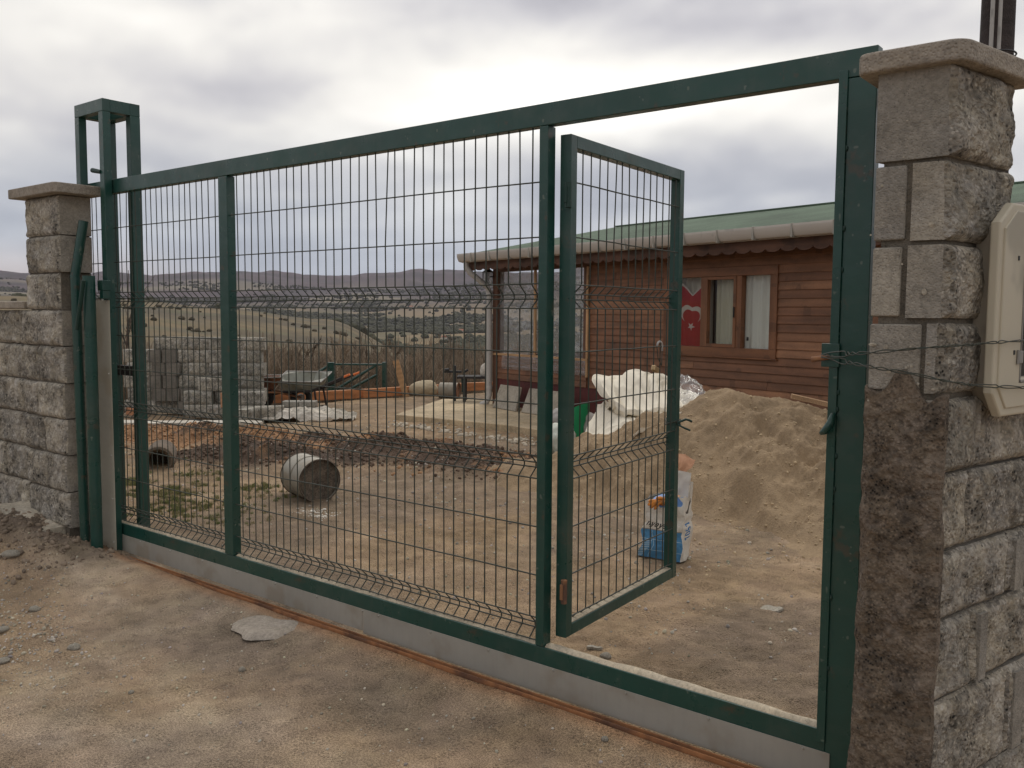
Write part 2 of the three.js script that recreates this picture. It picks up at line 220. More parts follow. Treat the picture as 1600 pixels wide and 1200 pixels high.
// hills: heights by distance for a few bearings from the gate (bearing measured from the look-out direction)
const RR = [12, 16, 25, 45, 80, 150, 300, 430, 560, 800, 1200, 2000, 3000, 4200, 5300, 7000, 9000];
const BEAR = [-60, -31, -23, -18, -12, -5, -1, 8, 40];
const HT = [
  [-0.3, -1.6, -4.2, -7, -7.5, -5, 1, 6, 9, -5, -20, 10, 60, 150, 240, 200, 150],
  [-0.3, -1.6, -4.2, -7, -7.5, -5, 1, 6, 9, -5, -20, 10, 60, 140, 205, 190, 150],
  [-0.3, -1.6, -4.2, -7, -7.5, -5, 0.3, 4.5, 6.5, -8, -30, 0, 45, 140, 205, 190, 150],
  [-0.3, -1.6, -4.2, -7, -8, -6.5, -2, 1.2, 2.5, -15, -36, -8, 40, 140, 200, 190, 150],
  [-0.3, -1.6, -4.4, -7.5, -9, -8.5, -6, -4, -4, -25, -42, -18, 36, 135, 195, 190, 150],
  [-0.3, -1.6, -4.6, -8, -11, -14, -20, -25, -30, -36, -38, -16, 55, 150, 225, 210, 150],
  [-0.3, -1.6, -4.6, -8.5, -12, -16, -22, -27, -31, -36, -36, -10, 66, 165, 235, 215, 150],
  [-0.3, -1.6, -4.6, -8.5, -12, -16, -22, -27, -31, -36, -36, -6, 70, 170, 240, 215, 150],
  [-0.3, -1.0, -2, -4, -6, -8, -10, -10, -8, -5, 0, 10, 60, 150, 200, 200, 150]];
const cr = (p0, p1, p2, p3, t) => 0.5 * (2 * p1 + (p2 - p0) * t + (2 * p0 - 5 * p1 + 4 * p2 - p3) * t * t + (3 * p1 - p0 - 3 * p2 + p3) * t * t * t);
function hillH(x, z) {
  const dx = x, dz = z - 2.65, r = Math.hypot(dx, dz), f = dx * VF[0] + dz * VF[1], s = dx * VR[0] + dz * VR[1];
  const b = clamp(Math.atan2(s, f) * 180 / Math.PI, -59.9, 39.9);
  let bi = 0; while (bi < BEAR.length - 2 && b > BEAR[bi + 1]) bi++; let bt = (b - BEAR[bi]) / (BEAR[bi + 1] - BEAR[bi]); bt = bt * bt * (3 - 2 * bt);
  const rr = clamp(r, 12.01, 8999); let ri = 0; while (ri < RR.length - 2 && rr > RR[ri + 1]) ri++; const rt = (rr - RR[ri]) / (RR[ri + 1] - RR[ri]);
  const at = (k) => { const q = HT[k]; return cr(q[Math.max(ri - 1, 0)], q[ri], q[ri + 1], q[Math.min(ri + 2, RR.length - 1)], rt); };
  let h = mix(at(bi), at(bi + 1), bt);
  if (r > 2500) { const k = sst(2500, 5000, r); h += k * ((fbm(x / 520, z / 520, 3, 4) - 0.5) * 165); }
  if (r > 500) h += sst(500, 1500, r) * (fbm(x / 260, z / 260, 8, 4) - 0.5) * 22;
  h += sst(20, 120, r) * (fbm(x / 40, z / 40, 5, 4) - 0.5) * 1.8;
  const behind = sst(-0.1, 0.55, -f / Math.max(r, 1)); // behind and to the side of the gate the land stays level
  return mix(h, -0.35 + (fbm(x / 60, z / 60, 2, 3) - .5) * .3, behind);
}
const bump = (x, z, cx, cz, sx, sz, a = 0) => { const c = Math.cos(a), s = Math.sin(a), u = (x - cx) * c + (z - cz) * s, v = -(x - cx) * s + (z - cz) * c; return Math.exp(-(u * u) / (sx * sx) - (v * v) / (sz * sz)); };
function trench(x, z) { return Math.max(bump(x, z, -8.9, -3.15, 2.1, 0.62, -0.35), bump(x, z, -6.6, -3.9, 1.7, 0.55, -0.12), bump(x, z, -5.3, -3.7, 1.5, 0.6, -0.15) * 0.75, bump(x, z, -7.2, -2.6, 1.35, 0.42, -0.55) * 0.8); }
function groundH(x, z) {
  const n1 = fbm(x * 0.9, z * 0.9, 1, 4) - 0.5, n2 = fbm(x * 4, z * 4, 2, 4, 0.6) - 0.5;
  let h = n1 * 0.05 + n2 * 0.022 - 0.006;
  const gate = Math.exp(-((z - 0.06) ** 2) / 0.06) * sst(-5.6, -5.0, x);
  h *= 1 - 0.85 * gate;
  h += 0.034 * sst(0.06, 0.085, z) * Math.exp(-Math.pow(Math.max(0, z - 0.05) / 0.2, 2)) * sst(-5.0, -4.2, x) * (0.75 + 0.5 * fbm(x * 3, 2, 6, 3));
  const tr = trench(x, z); h += tr * (0.10 + 0.30 * (fbm(x * 3.1, z * 3.1, 6, 4, 0.6) - 0.42)) + tr * (fbm(x * 9, z * 9, 7, 4, .6) - 0.5) * 0.16;
  h += bump(x, z, -6.6, -2.7, 1.6, 0.45, -0.3) * 0.05 * (fbm(x * 7, z * 7, 12, 3) * 2);
  // trampled lumps in the yard
  h += (fbm(x * 13, z * 13, 14, 4, 0.6) - 0.5) * (z < -0.3 ? 0.045 : 0.013 * sst(0.1, 0.25, z));
  // dirt bank under the left pillar and wall
  h += 0.17 * bump(x, z, -6.2, 0.3, 1.3, 0.34) * (0.75 + 0.6 * fbm(x * 6, z * 6, 15, 3)) + 0.07 * bump(x, z, -5.6, 0.5, 0.6, 0.3) * (0.4 + 1.2 * fbm(x * 10, z * 10, 16, 3));
  h += 0.035 * bump(x, z, -4.3, 0.95, 0.5, 0.18) * fbm(x * 14, z * 14, 17, 3) * 1.6;
  // low tyre tracks out of the gate
  h -= 0.012 * (Math.exp(-((x + 2.2 + 0.12 * z) ** 2) / 0.03) + Math.exp(-((x + 3.7 + 0.12 * z) ** 2) / 0.03)) * sst(0.1, 0.5, z);
  // dust heaped along the rear side of the gate
  const ed = edgeDist(x, z);
  if (ed > -0.6) h = mix(h, hillH(x, z) + 0.03 + n2 * 0.3, sst(-0.6, 1.8, ed));
  return h;
}
function groundCol(x, z) {
  const a = fbm(x * 0.8 + 3, z * 0.8, 21, 4), b = fbm(x * 2.4, z * 2.4, 22, 4, 0.6), c = fbm(x * 0.5, z * 0.5 + 8, 23, 3), e = fbm(x * 6, z * 6, 24, 3);
  let k = [0.455, 0.330, 0.200];
  k = mix3(k, [0.40, 0.325, 0.235], sst(0.42, 0.62, a) * 0.8); k = mix3(k, [0.49, 0.335, 0.175], sst(0.52, 0.7, c) * 0.8);
  k = mix3(k, [0.60, 0.48, 0.32], sst(0.58, 0.74, b) * 0.55); k = mix3(k, [0.30, 0.215, 0.135], sst(0.42, 0.28, b) * 0.45);
  if (z > 0.0) { // the damp dark strip beside the rail
    k = mix3(k, [0.20, 0.155, 0.11], 0.75 * sst(0.42, 0.62, b + 0.2 * bump(x, z, -2.5, 0.38, 0.9, 0.25)) * bump(x, z, -2.5, 0.38, 1.2, 0.3)); k = mix3(k, [0.22, 0.165, 0.115], 0.7 * bump(x, z, -3.6, 0.45, 0.45, 0.22) * sst(0.35, 0.6, b));
    k = mix3(k, [0.58, 0.47, 0.33], 0.6 * bump(x, z, -4.6, 0.42, 0.5, 0.16) * sst(0.3, 0.5, e));
    k = mix3(k, [0.50, 0.26, 0.12], 0.6 * Math.exp(-((z - 0.10) ** 2) / 0.002));
  } else {
    k = mix3(k, [0.425, 0.295, 0.165], 0.5);
    k = mix3(k, [0.225, 0.17, 0.115], 0.6 * sst(0.46, 0.62, a) * (1 - sst(-1.2, -3.2, z) * .5));
  }
  const mc = 1 + (e - 0.5) * 0.30 + (fbm(x * 19, z * 19, 26, 3) - 0.5) * 0.34; k = k.map(v => v * mc);
  const tr = trench(x, z); k = mix3(k, mix3([0.44, 0.25, 0.125], [0.135, 0.09, 0.06], sst(0.40, 0.60, b + 0.26 * bump(x, z, -7.2, -2.6, 1.5, 0.55, -0.55) + 0.12 * bump(x, z, -5.6, -3.7, 1.2, .5) + (e - 0.5) * 0.4)), sst(0.12, 0.5, tr));
  k = mix3(k, [0.13, 0.095, 0.07], 0.85 * sst(0.25, 0.6, bump(x, z, -7.2, -2.85, 1.0, 0.42, -0.3) * (0.6 + e)));
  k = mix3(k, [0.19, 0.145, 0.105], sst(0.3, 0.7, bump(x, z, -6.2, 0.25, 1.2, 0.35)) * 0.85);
  k = mix3(k, [0.55, 0.38, 0.21], 0.55 * bump(x, z, -9.0, -6.2, 1.5, 1.2));
  const ed = edgeDist(x, z); k = mix3(k, [0.17, 0.125, 0.085], sst(0, 1, ed));
  return [k[0] * 1.12, k[1] * 1.12, k[2] * 1.2];
}
(function ground() {
  const xs = [], zs = []; { const gx = (from, to, c) => { const r = []; let q = from; while (q < to) { r.push(q); q += 0.016 + 0.0062 * Math.max(0, Math.abs(q - c) - 1.2); } r.push(to); return r; }; xs.push(...gx(-17, 3.5, -1.5)); zs.push(...gx(-17.5, 6, 0.9)); }
  const nx = xs.length, nz = zs.length, pos = new Float32Array(nx * nz * 3), col = new Float32Array(nx * nz * 3), uv = new Float32Array(nx * nz * 2), idx = [];
  for (let j = 0; j < nz; j++) for (let i = 0; i < nx; i++) { const o = j * nx + i, x = xs[i], z = zs[j]; pos[o * 3] = x; pos[o * 3 + 1] = groundH(x, z) - (i === 0 || j === 0 || i === nx - 1 || j === nz - 1 ? 0.5 : 0); pos[o * 3 + 2] = z; const c = groundCol(x, z); col.set(c, o * 3); uv[o * 2] = x; uv[o * 2 + 1] = z; }
  for (let j = 0; j < nz - 1; j++) for (let i = 0; i < nx - 1; i++) { const a = j * nx + i; idx.push(a, a + nx, a + 1, a + 1, a + nx, a + nx + 1); }
  const g = new THREE.BufferGeometry(); g.setAttribute('position', new THREE.BufferAttribute(pos, 3)); g.setAttribute('color', new THREE.BufferAttribute(col, 3)); g.setAttribute('uv', new THREE.BufferAttribute(uv, 2)); g.setIndex(idx); g.computeVertexNormals();
  struct('ground', g, std({ vertexColors: true, map: sc(TX.dirtC, 0.62), bumpMap: sc(TX.dirtB, 0.9), bumpScale: 0.03, roughness: 1 }));
})();
function terrainCol(x, z, r) {
  const n = fbm(x / 60, z / 60, 31, 4), m = fbm(x / 14, z / 14, 32, 4), F = fbm(x / 240, z / 240, 33, 4), q = fbm(x / 420 + 7, z / 420, 34, 4);
  let near = mix3([0.17, 0.13, 0.085], [0.13, 0.10, 0.07], m);
  let mound = mix3([0.225, 0.165, 0.08], [0.135, 0.105, 0.06], sst(0.38, 0.62, n)); { const fine = 0.36 + 0.60 * fbm(x / 5, z / 5, 39, 4, 0.6); mound = mound.map(v => v * fine); } mound = mix3(mound, [0.10, 0.085, 0.055], sst(0.56, 0.68, fbm(x / 26, z / 26, 35, 4)) * 0.7); mound = mix3(mound, [0.11, 0.12, 0.05], sst(0.58, .7, m) * 0.35);
  let valley = mix3([0.20, 0.145, 0.072], [0.125, 0.105, 0.05], sst(0.45, 0.55, F)); valley = mix3(valley, [0.21, 0.155, 0.09], sst(0.52, 0.58, q) * 0.8); valley = mix3(valley, [0.045, 0.05, 0.036], sst(0.50, 0.56, fbm(x / 170, z / 170, 36, 5, 0.6)));
  let far = mix3([0.085, 0.062, 0.062], [0.05, 0.042, 0.04], sst(0.4, 0.6, fbm(x / 130, z / 130, 37, 5, .6))); far = mix3(far, [0.22, 0.19, 0.13], sst(0.60, 0.68, fbm(x / 330, z / 330, 38, 4)) * 0.8 * (1 - sst(3200, 4400, r)));
  let c = mix3(near, mound, sst(60, 190, r)); c = mix3(c, valley, sst(560, 800, r)); return mix3(c, far, sst(2100, 3200, r));
}
(function terrain() {
  const rs = []; let r = 8; while (r < 9000) { rs.push(r); r *= r < 60 ? 1.035 : 1.022; } rs.push(9000);
  const as = []; for (let b = -180; b < 180;) { as.push(b); b += (b > -36 && b < 24) ? 0.2 : 4; } as.push(180);
  const nr = rs.length, na = as.length, pos = [], col = [], uv = [], idx = [];
  for (let i = 0; i < nr; i++) for (let k = 0; k < na; k++) {
    const b = rad(as[k]), f = Math.cos(b) * rs[i], s = Math.sin(b) * rs[i], x = f * VF[0] + s * VR[0], z = 2.65 + f * VF[1] + s * VR[1];
    let h = hillH(x, z); const inPatch = Math.min(sst(-17.5, -15, x), sst(4, 2, x), sst(-18, -15.5, z), sst(6.5, 4, z));
    h -= 0.7 * inPatch * (1 - sst(0.5, 3, edgeDist(x, z))); if (inPatch <= 0 && edgeDist(x, z) < 0) h -= 0.02;
    pos.push(x, h, z); col.push(...terrainCol(x, z, rs[i])); uv.push(x, z);
  }
  for (let i = 0; i < nr - 1; i++) for (let k = 0; k < na - 1; k++) { const a = i * na + k, b = a + na; idx.push(a, a + 1, b, a + 1, b + 1, b); }
  let c0 = pos.length / 3; pos.push(0, -0.9, 2.65); col.push(0.3, 0.22, 0.14); uv.push(0, 0); for (let k = 0; k < na - 1; k++) idx.push(c0, k + 1, k);
  const g = new THREE.BufferGeometry(); g.setAttribute('position', new THREE.Float32BufferAttribute(pos, 3)); g.setAttribute('color', new THREE.Float32BufferAttribute(col, 3)); g.setAttribute('uv', new THREE.Float32BufferAttribute(uv, 2)); g.setIndex(idx); g.computeVertexNormals();
  const up = g.attributes.normal; let s = 0; for (let i = 0; i < 200; i++) s += up.getY(i * 50); if (s < 0) { for (let i = 0; i < idx.length; i += 3) { const t = idx[i]; idx[i] = idx[i + 1]; idx[i + 1] = t; } g.setIndex(idx); g.computeVertexNormals(); }
  struct('hills', g, std({ vertexColors: true, roughness: 1 }));
})();

// ---------------------------------------------------------------- sliding gate
const FOLDS = [1.532, 0.888, 0.262];
const inFold = (y) => { for (const f of FOLDS) { const d = Math.abs(y - f); if (d < 0.044) return -0.036 * clamp((0.044 - d) / 0.034); } return 0; };
const FLAT = [1.953, 1.751, 1.324, 1.126, 0.658, 0.473];
const HWY = [...FLAT]; for (const f of FOLDS) HWY.push(f + 0.044, f + 0.01, f - 0.01, f - 0.044);
function wirePanel(parent, w0, w1, y0, y1, zc, step, seed, put, extraH = []) { // put maps (along, y, off) to a point
  const R = rng(seed);
  for (let x = w0 + step * 0.95; x < w1 - 0.015; x += step) {
    const ys = [y0 - 0.01]; for (const f of [...FOLDS].reverse()) ys.push(f - 0.044, f - 0.01, f + 0.01, f + 0.044); ys.push(1.75, y1 + 0.01);
    const j = (R() - 0.5) * 0.012, j2 = (R() - 0.5) * 0.008, bent = R() < 0.16 ? (R() - 0.5) * 0.03 : 0;
    const pts = ys.filter(y => y >= y0 - 0.02).map((y, i) => put(x + (y > 1.8 ? j + bent : 0) + (y < 0.4 ? j2 : 0) + (Math.abs(y - 1.75) < .01 ? -bent * .2 : 0), y, inFold(y)));
    mesh('vertical_wire', tube(pts, 0.0029, 6), MT.wire, parent);
  }
  for (const y of HWY) { if (y > y1 || y < y0) continue; const n = 6, pts = []; const tilt = (R() - 0.5) * 0.008; for (let i = 0; i <= n; i++) { const t = i / n; pts.push(put(mix(w0 - 0.004, w1 + 0.004, t), y + tilt * (t - 0.5) + (R() - 0.5) * 0.003, inFold(y) + 0.0058)); } mesh('horizontal_wire', tube(pts, 0.0029, 6), MT.wire, parent); }
}
const gate = thing('sliding_gate', 'long dark green steel sliding gate with welded wire mesh across the driveway', 'gate');
mesh('top_rail', [bx(-5.62, -0.797, 2.15, 2.23, -0.045, 0, 0.003)], MT.paint, gate);
mesh('bottom_rail', [bx(-5.62, -0.878, 0.133, 0.203, -0.045, 0, 0.003)], MT.paint, gate);
mesh('end_post', bx(-5.62, -5.54, 0.205, 2.148, -0.045, 0, 0.003, true), MT.paint, gate);
mesh('middle_post', bx(-4.021, -3.945, 0.2045, 2.1485, -0.047, 0.002, 0.003, true), MT.paint, gate);
mesh('middle_post', bx(-1.986, -1.947, 0.2045, 2.1485, -0.047, 0.002, 0.003, true), MT.paint, gate);
mesh('closing_post', bx(-0.878, -0.797, 0.02, 2.1485, -0.045, 0, 0.003, true), MT.paint, gate);
mesh('stop_strip', bx(-0.903, -0.877, 0.165, 2.172, -0.02, 0.007, 0.002, true), MT.paint, gate);
// dirt lying on top of the bottom rail
(function () { for (const [a, b, s] of [[-3.94, -1.99, 1], [-5.5, -4.03, 2], [-1.945, -0.905, 3]]) { const n = Math.ceil((b - a) / 0.012), pos = [], idx = []; for (let i = 0; i <= n; i++) for (let k = 0; k <= 4; k++) { const x = mix(a, b, i / n), e = (k === 0 || k === 4) ? 0 : 1; const q = fbm(x * 9, k * 0.8, s, 4); pos.push(x, 0.203 + e * (0.003 + 0.010 * q * (s === 3 ? 1.5 : 0.7)) + 0.0005, mix(-0.044, -0.002 - 0.012 * fbm(x * 16, 2, s, 3) * (s === 3 ? .6 : 1), k / 4)); } for (let i = 0; i < n; i++) for (let k = 0; k < 4; k++) { const o = i * 5 + k; idx.push(o, o + 1, o + 5, o + 1, o + 6, o + 5); } const g = new THREE.BufferGeometry(); g.setAttribute('position', new THREE.Float32BufferAttribute(pos, 3)); g.setIndex(idx); g.computeVertexNormals(); const m = mesh('dust_layer', uvm(g, s), std({ map: sc(TX.conC, 2), color: C(0.66, 0.58, 0.45), side: THREE.DoubleSide }), gate); m.userData.label = 'pale dried mud along the bottom rail'; } })();
const mp1 = sub('mesh_panel', gate), mp2 = sub('mesh_panel', gate);
wirePanel(mp1, -5.54, -4.021, 0.203, 2.15, 0, 0.056, 5, (x, y, o) => [x, y, -0.022 + o]);
wirePanel(mp2, -3.945, -1.986, 0.203, 2.15, 0, 0.0563, 8, (x, y, o) => [x, y, -0.022 + o]);
for (const [x0, x1, yb] of [[-5.6, -2.955, 0.036], [-2.952, -0.861, 0.024]]) { // galvanised kick plates
  const kp = mesh('kick_plate', bx(x0, x1, yb, 0.137, 0.002, 0.0045, 0.0008), MT.galv, gate); kp.userData.label = 'bare galvanised strip under the bottom rail';
  for (let x = x0 + 0.1; x < x1; x += 0.318) mesh('screw', cyl([x, 0.128, 0.004], [x, 0.128, 0.0095], 0.0048, 0.003, 8), MT.bolt, kp);
}
{ const l = mesh('latch_plate', [bx(-0.925, -0.872, 1.315, 1.385, 0.0075, 0.012, 0.002), bx(-0.925, -0.919, 1.315, 1.382, -0.045, 0.0075, 0.002)], MT.paint, gate); mesh('latch_bolt', cyl([-0.955, 1.335, 0.0], [-0.9, 1.345, 0.02], 0.009, 0.008, 8), MT.rust, l); }
mesh('stop_hook', tube([[-0.884, 1.175, 0.008], [-0.886, 1.15, 0.03], [-0.9, 1.125, 0.034], [-0.914, 1.118, 0.02]], [0.009, 0.011, 0.011, 0.007], 8), MT.paint, gate);
mesh('weld_bead', [0.4, 0.62, 0.95, 1.05, 1.19, 1.24, 1.6, 1.72, 1.95].map((y, i) => { const g = new THREE.IcosahedronGeometry(0.006, 1); g.scale(1, 1.6, 0.5); g.translate(-0.8765 + (i % 2) * 0.001, y, 0.002); return uvm(g); }), MT.paintDark, gate).userData.kind = 'stuff';

// the small door in the gate, hinged on the middle post and standing open inwards
const door = sub('wicket_door', gate, 'small green mesh door in the gate, swung open into the yard'); door.position.set(-1.911, 0, -0.06); door.rotation.y = rad(93.6);
// door local: x runs from the hinge to the free edge, z across the thickness
mesh('stile', bx(0, 0.045, 0.235, 2.122, -0.0235, 0.0235, 0.003, true), MT.paint, door);
mesh('stile', bx(0.955, 1.0, 0.235, 2.122, -0.0235, 0.0235, 0.003, true), MT.paint, door);
mesh('rail', bx(0.045, 0.955, 2.075, 2.122, -0.023, 0.023, 0.003), MT.paint, door);
mesh('rail', bx(0.045, 0.955, 0.235, 0.281, -0.023, 0.023, 0.003), MT.paint, door);
{ const d = mesh('dust_layer', bx(0.047, 0.953, 0.2812, 0.2845, -0.021, 0.019, 0.001), MT.dust, door); d.userData.label = 'pale dust on the bottom rail of the open door'; }
wirePanel(door, 0.045, 0.955, 0.281, 2.075, 0, 0.0633, 21, (x, y, o) => [x, y, 0.012 + o]);
for (const y of [1.9, 0.42]) mesh('hinge', [cyl([-0.014, y - 0.045, 0.022], [-0.014, y + 0.045, 0.022], 0.012, 0.012, 12), bx(-0.03, 0.004, y - 0.03, y + 0.03, 0.012, 0.024, 0.002)], y < 1 ? MT.rust : MT.paintDark, door);

// rusty guide rail in the ground
(function () { const m = thing('guide_rail', 'rusty steel guide rail set in the ground along the gate', 'rail', [-3, 0.032, 0.044]);
  mesh('angle_iron', [bx(-2.15, 2.9, -0.04, 0.006, -0.004, 0.002, 0.001), bx(-2.15, 2.9, -0.04, 0.008, 0.026, 0.031, 0.001)], MT.rustLight, m); mesh('channel_bed', bx(-2.15, 2.9, -0.045, -0.012, -0.003, 0.023, 0), MT.dark, m); })();

// ---------------------------------------------------------------- guide tower, pipes
const tower = thing('gate_guide_tower', 'tall open green steel frame that guides the sliding gate beside the left pillar', 'gate frame');
{ const XL = -5.405, XR = -5.069, ZF = 0.052, ZB = -0.175, w = 0.052, zw = 0.046; // outer faces of the frame
  for (const x of [XL, XR - w]) { mesh('leg', bx(x, x + w, -0.05, 2.61, ZF - zw, ZF, 0.003, true), MT.paint, tower); mesh('leg', bx(x, x + w, -0.05, 2.61, ZB, ZB + 0.062, 0.003, true), MT.paint, tower); }
  mesh('beam', bx(XL, XR, 2.61, 2.682, ZF - zw, ZF, 0.003), MT.paint, tower); mesh('beam', bx(XL, XR, 2.61, 2.682, ZB, ZB + 0.062, 0.003), MT.paint, tower);
  mesh('beam', bx(XL, XL + w, 2.611, 2.681, ZB + 0.062, ZF - zw, 0.002), MT.paint, tower); mesh('beam', bx(XR - w, XR, 2.611, 2.681, ZB + 0.062, ZF - zw, 0.002), MT.paint, tower);
  mesh('brace', bx(XL + w, XR - w, 1.075, 1.135, ZB + 0.01, ZB + 0.05, 0.003), MT.dark, tower);
  mesh('roller_bolt', cyl([-5.2, 2.285, 0.055], [-5.11, 2.268, 0.05], 0.014, 0.012, 8), MT.paintDark, tower);
  const s = mesh('cover_strip', bx(-5.228, -5.045, 0.02, 1.53, 0.0545, 0.057, 0.0008, true), MT.galvStrip, tower); s.userData.label = 'grey galvanised strip screwed to the leg'; for (const [x, y] of [[-5.218, 1.518], [-5.072, 1.518], [-5.072, 1.1], [-5.218, 0.8], [-5.072, 0.62], [-5.072, 0.36], [-5.218, 0.3], [-5.072, 0.1], [-5.218, 0.06]]) mesh('screw', cyl([x, y, 0.057], [x, y, 0.063], 0.006, 0.004, 8), MT.bolt, s); }
const pp = thing('pipe_post', 'round green steel pipe post standing right against the galvanised strip', 'post', [-5.100, 0, 0.145]);
mesh('pipe', cyl([0, -0.05, 0], [0.0, 1.668, 0], 0.034, 0.034, 20), MT.paint, pp); mesh('bracket', bx(0.0, 0.062, 1.585, 1.645, -0.098, -0.048, 0.004), MT.paint, pp); mesh('bracket', bx(0.02, 0.06, 1.537, 1.5848, -0.096, -0.05, 0.003), MT.paint, pp);
tag(mesh('leaning_pipe', [cyl([-5.229, 1.662, 0.16], [-5.212, 0.0, 0.16], 0.027, 0.026, 16)], MT.paint), 'thinner round green steel pipe between the left pillar and the pipe post', 'pipe');
tag(mesh('bent_pipe', [cyl([-5.222, 1.99, 0.105], [-5.259, 1.655, 0.15], 0.027, 0.027, 16)], MT.paint), 'green pipe stub below the left pillar cap, slanting down to the pipes', 'pipe');
tag(mesh('thin_pipe', [cyl([-5.06, 1.64, 0.195], [-5.136, 1.36, 0.205], 0.012, 0.012, 12)], MT.paintDark), 'thinnest slanting green pipe in front of the left pipes', 'pipe');

// ---------------------------------------------------------------- left pillar and wall
const LROWS = [2.14, 1.908, 1.69, 1.472, 1.259, 1.04, 0.827, 0.61, 0.388, 0.172];
const BM = (r, s) => [s, s, s, s, r, s]; // rough face outwards, moulded faces elsewhere
MT.blockSL = std({ map: sc(TX.conC, 1.7), color: C(0.43, 0.40, 0.35), bumpMap: sc(TX.conB, 2.5), bumpScale: 0.003 });
const lp = thing('block_pillar', 'grey split-faced block pillar with a concrete cap left of the gate', 'pillar', [-5.31, 0, 0.22]);
for (let i = 0; i < 9; i++) {
  const y1 = LROWS[i] - 0.004, y0 = LROWS[i + 1] + 0.004; const w = i < 3 ? 0.425 : [0.52, 0.33, 0.34, 0.28, 0.33, 0.52][i - 3], off = [0, 0.012, -0.015, 0, 0.022, 0.006, 0.012, 0.0, 0.02][i];
  const g = blockGeo(w, y1 - y0, 0.2, 3 + i * 1.7, 46, 22, 0.012, i < 3 ? 0.085 : (i % 2 ? 0.03 : 0)); g.translate(-w + off, y0, (i % 2) * 0.006 - 0.003); mesh('block', g, BM(MT.blockL[i % 3], MT.blockSL), lp);
  if (w < 0.5 && i > 2) { const w2 = 0.53 - w - 0.01; const g2 = blockGeo(w2, y1 - y0 - 0.004, 0.2, 31 + i * 2.3, 24, 22, 0.012); g2.translate(-0.53, y0 + 0.002, -0.008 + (i % 2) * 0.004); mesh('block', g2, MT.blockL[(i + 1) % 3], lp); }
}
mesh('joint_mortar', bx(-0.415, -0.012, 0.1, 2.145, -0.19, -0.022, 0), MT.joint, lp);
mesh('joint_mortar', bx(-0.515, -0.03, 0.08, 1.46, -0.192, -0.03, 0), MT.joint, lp);
{ const s = new THREE.Shape(); s.moveTo(-0.5, 0.045); s.lineTo(0.055, 0.045); s.quadraticCurveTo(0.085, 0.045, 0.085, 0.015); s.lineTo(0.085, -0.22); s.lineTo(-0.5, -0.22); s.closePath(); const g = new THREE.ExtrudeGeometry(s, { depth: 0.046, bevelEnabled: true, bevelThickness: 0.006, bevelSize: 0.006, bevelSegments: 2 }); g.rotateX(-Math.PI / 2); g.scale(1, 1, -1); const ng = g.index ? g.toNonIndexed() : g; const p = ng.attributes.position; for (let i = 0; i < p.count; i += 3) { const a = [p.getX(i), p.getY(i), p.getZ(i)]; p.setXYZ(i, p.getX(i + 1), p.getY(i + 1), p.getZ(i + 1)); p.setXYZ(i + 1, ...a); } ng.deleteAttribute('normal'); ng.computeVertexNormals(); ng.translate(0, 2.147, 0); mesh('cap', uvm(ng, 3), MT.cap, lp); }
const lw = thing('block_wall', 'low grey split-faced block wall with coping running left from the left pillar', 'wall', [-5.86, 0, 0.195]);
{ const rows = [1.472, 1.259, 1.04, 0.827, 0.61, 0.388, 0.172, -0.05]; for (let i = 0; i < 7; i++) { let x = 0; const first = [0.08, 0.3, 0.18, 0.06, 0.33, 0.12, 0.2][i]; for (let k = 0; k < 5; k++) { const w = k === 0 ? first : 0.42; const g = blockGeo(w - 0.008, rows[i] - rows[i + 1] - 0.008, 0.19, 60 + i * 5 + k, 40, 20, 0.013); g.translate(x - w, rows[i + 1] + 0.004, (hash(i, k, 3) - 0.5) * 0.008); mesh('block', g, MT.blockL[(i + k) % 3], lw); x -= w; } }
  mesh('joint_mortar', bx(-1.8, 0, -0.1, 1.468, -0.18, -0.024, 0), MT.joint, lw); mesh('coping', bx(-1.9, 0.09, 1.478, 1.525, -0.22, 0.03, 0.008), MT.cap, lw); }
{ // broken concrete footing under the pillar
  const g = new THREE.BoxGeometry(0.62, 0.19, 0.22, 24, 8, 8); const p = g.attributes.position; for (let i = 0; i < p.count; i++) { let x = p.getX(i), y = p.getY(i), z = p.getZ(i); const n = (fbm(x * 9 + 4, y * 9, z * 9, 3) - 0.5) * 0.06; if (x > 0.28) x -= 0.05 * (0.5 + y * 4) ; p.setXYZ(i, x + n * 0.6, y + n - (y > 0 ? 0.10 * sst(-0.1, 0.31, -x) * 0 : 0), z + n); } g.computeVertexNormals(); g.rotateZ(-0.16); g.translate(-5.66, 0.115, 0.27); tag(mesh('footing', uvm(g, 5), MT.conc), 'broken concrete footing lump under the left pillar', 'footing'); }

// ---------------------------------------------------------------- right pillar (its smooth side faces the street, its rough side turns the corner)
const TD = [Math.sin(rad(14)), -Math.cos(rad(14))];
function skew(g) { const p = g.attributes.position; for (let i = 0; i < p.count; i++) { const x = p.getX(i), z = p.getZ(i); p.setXYZ(i, x * TD[0] + z, p.getY(i), x * TD[1]); } g.computeVertexNormals(); return g; } // x along the rough face, z (negative) into the pillar
const rp = thing('block_pillar', 'grey split-faced block pillar with a rounded cap right of the gate, half coated in mortar', 'pillar', [-0.535, 0, 0.25]);
const rw = thing('block_wall', 'split-faced block wall going back from the right pillar below the meter box', 'wall', [-0.535, 0, 0.25]);
const RROWS = [[2.083, 1.860, [0.35], 0], [1.850, 1.657, [0.265, 0.085], 0.1], [1.645, 1.462, [0.27, 0.08], 0.105], [1.448, 1.272, [0.265, 0.085], 0.05], [1.255, 1.069, [0.20, 0.42], 0], [1.061, 0.865, [0.175, 0.42], 0], [0.857, 0.682, [0.41, 0.3], 0], [0.672, 0.466, [0.225, 0.4], 0], [0.458, 0.202, [0.45, 0.3], 0], [0.194, -0.05, [0.26, 0.4], 0]];
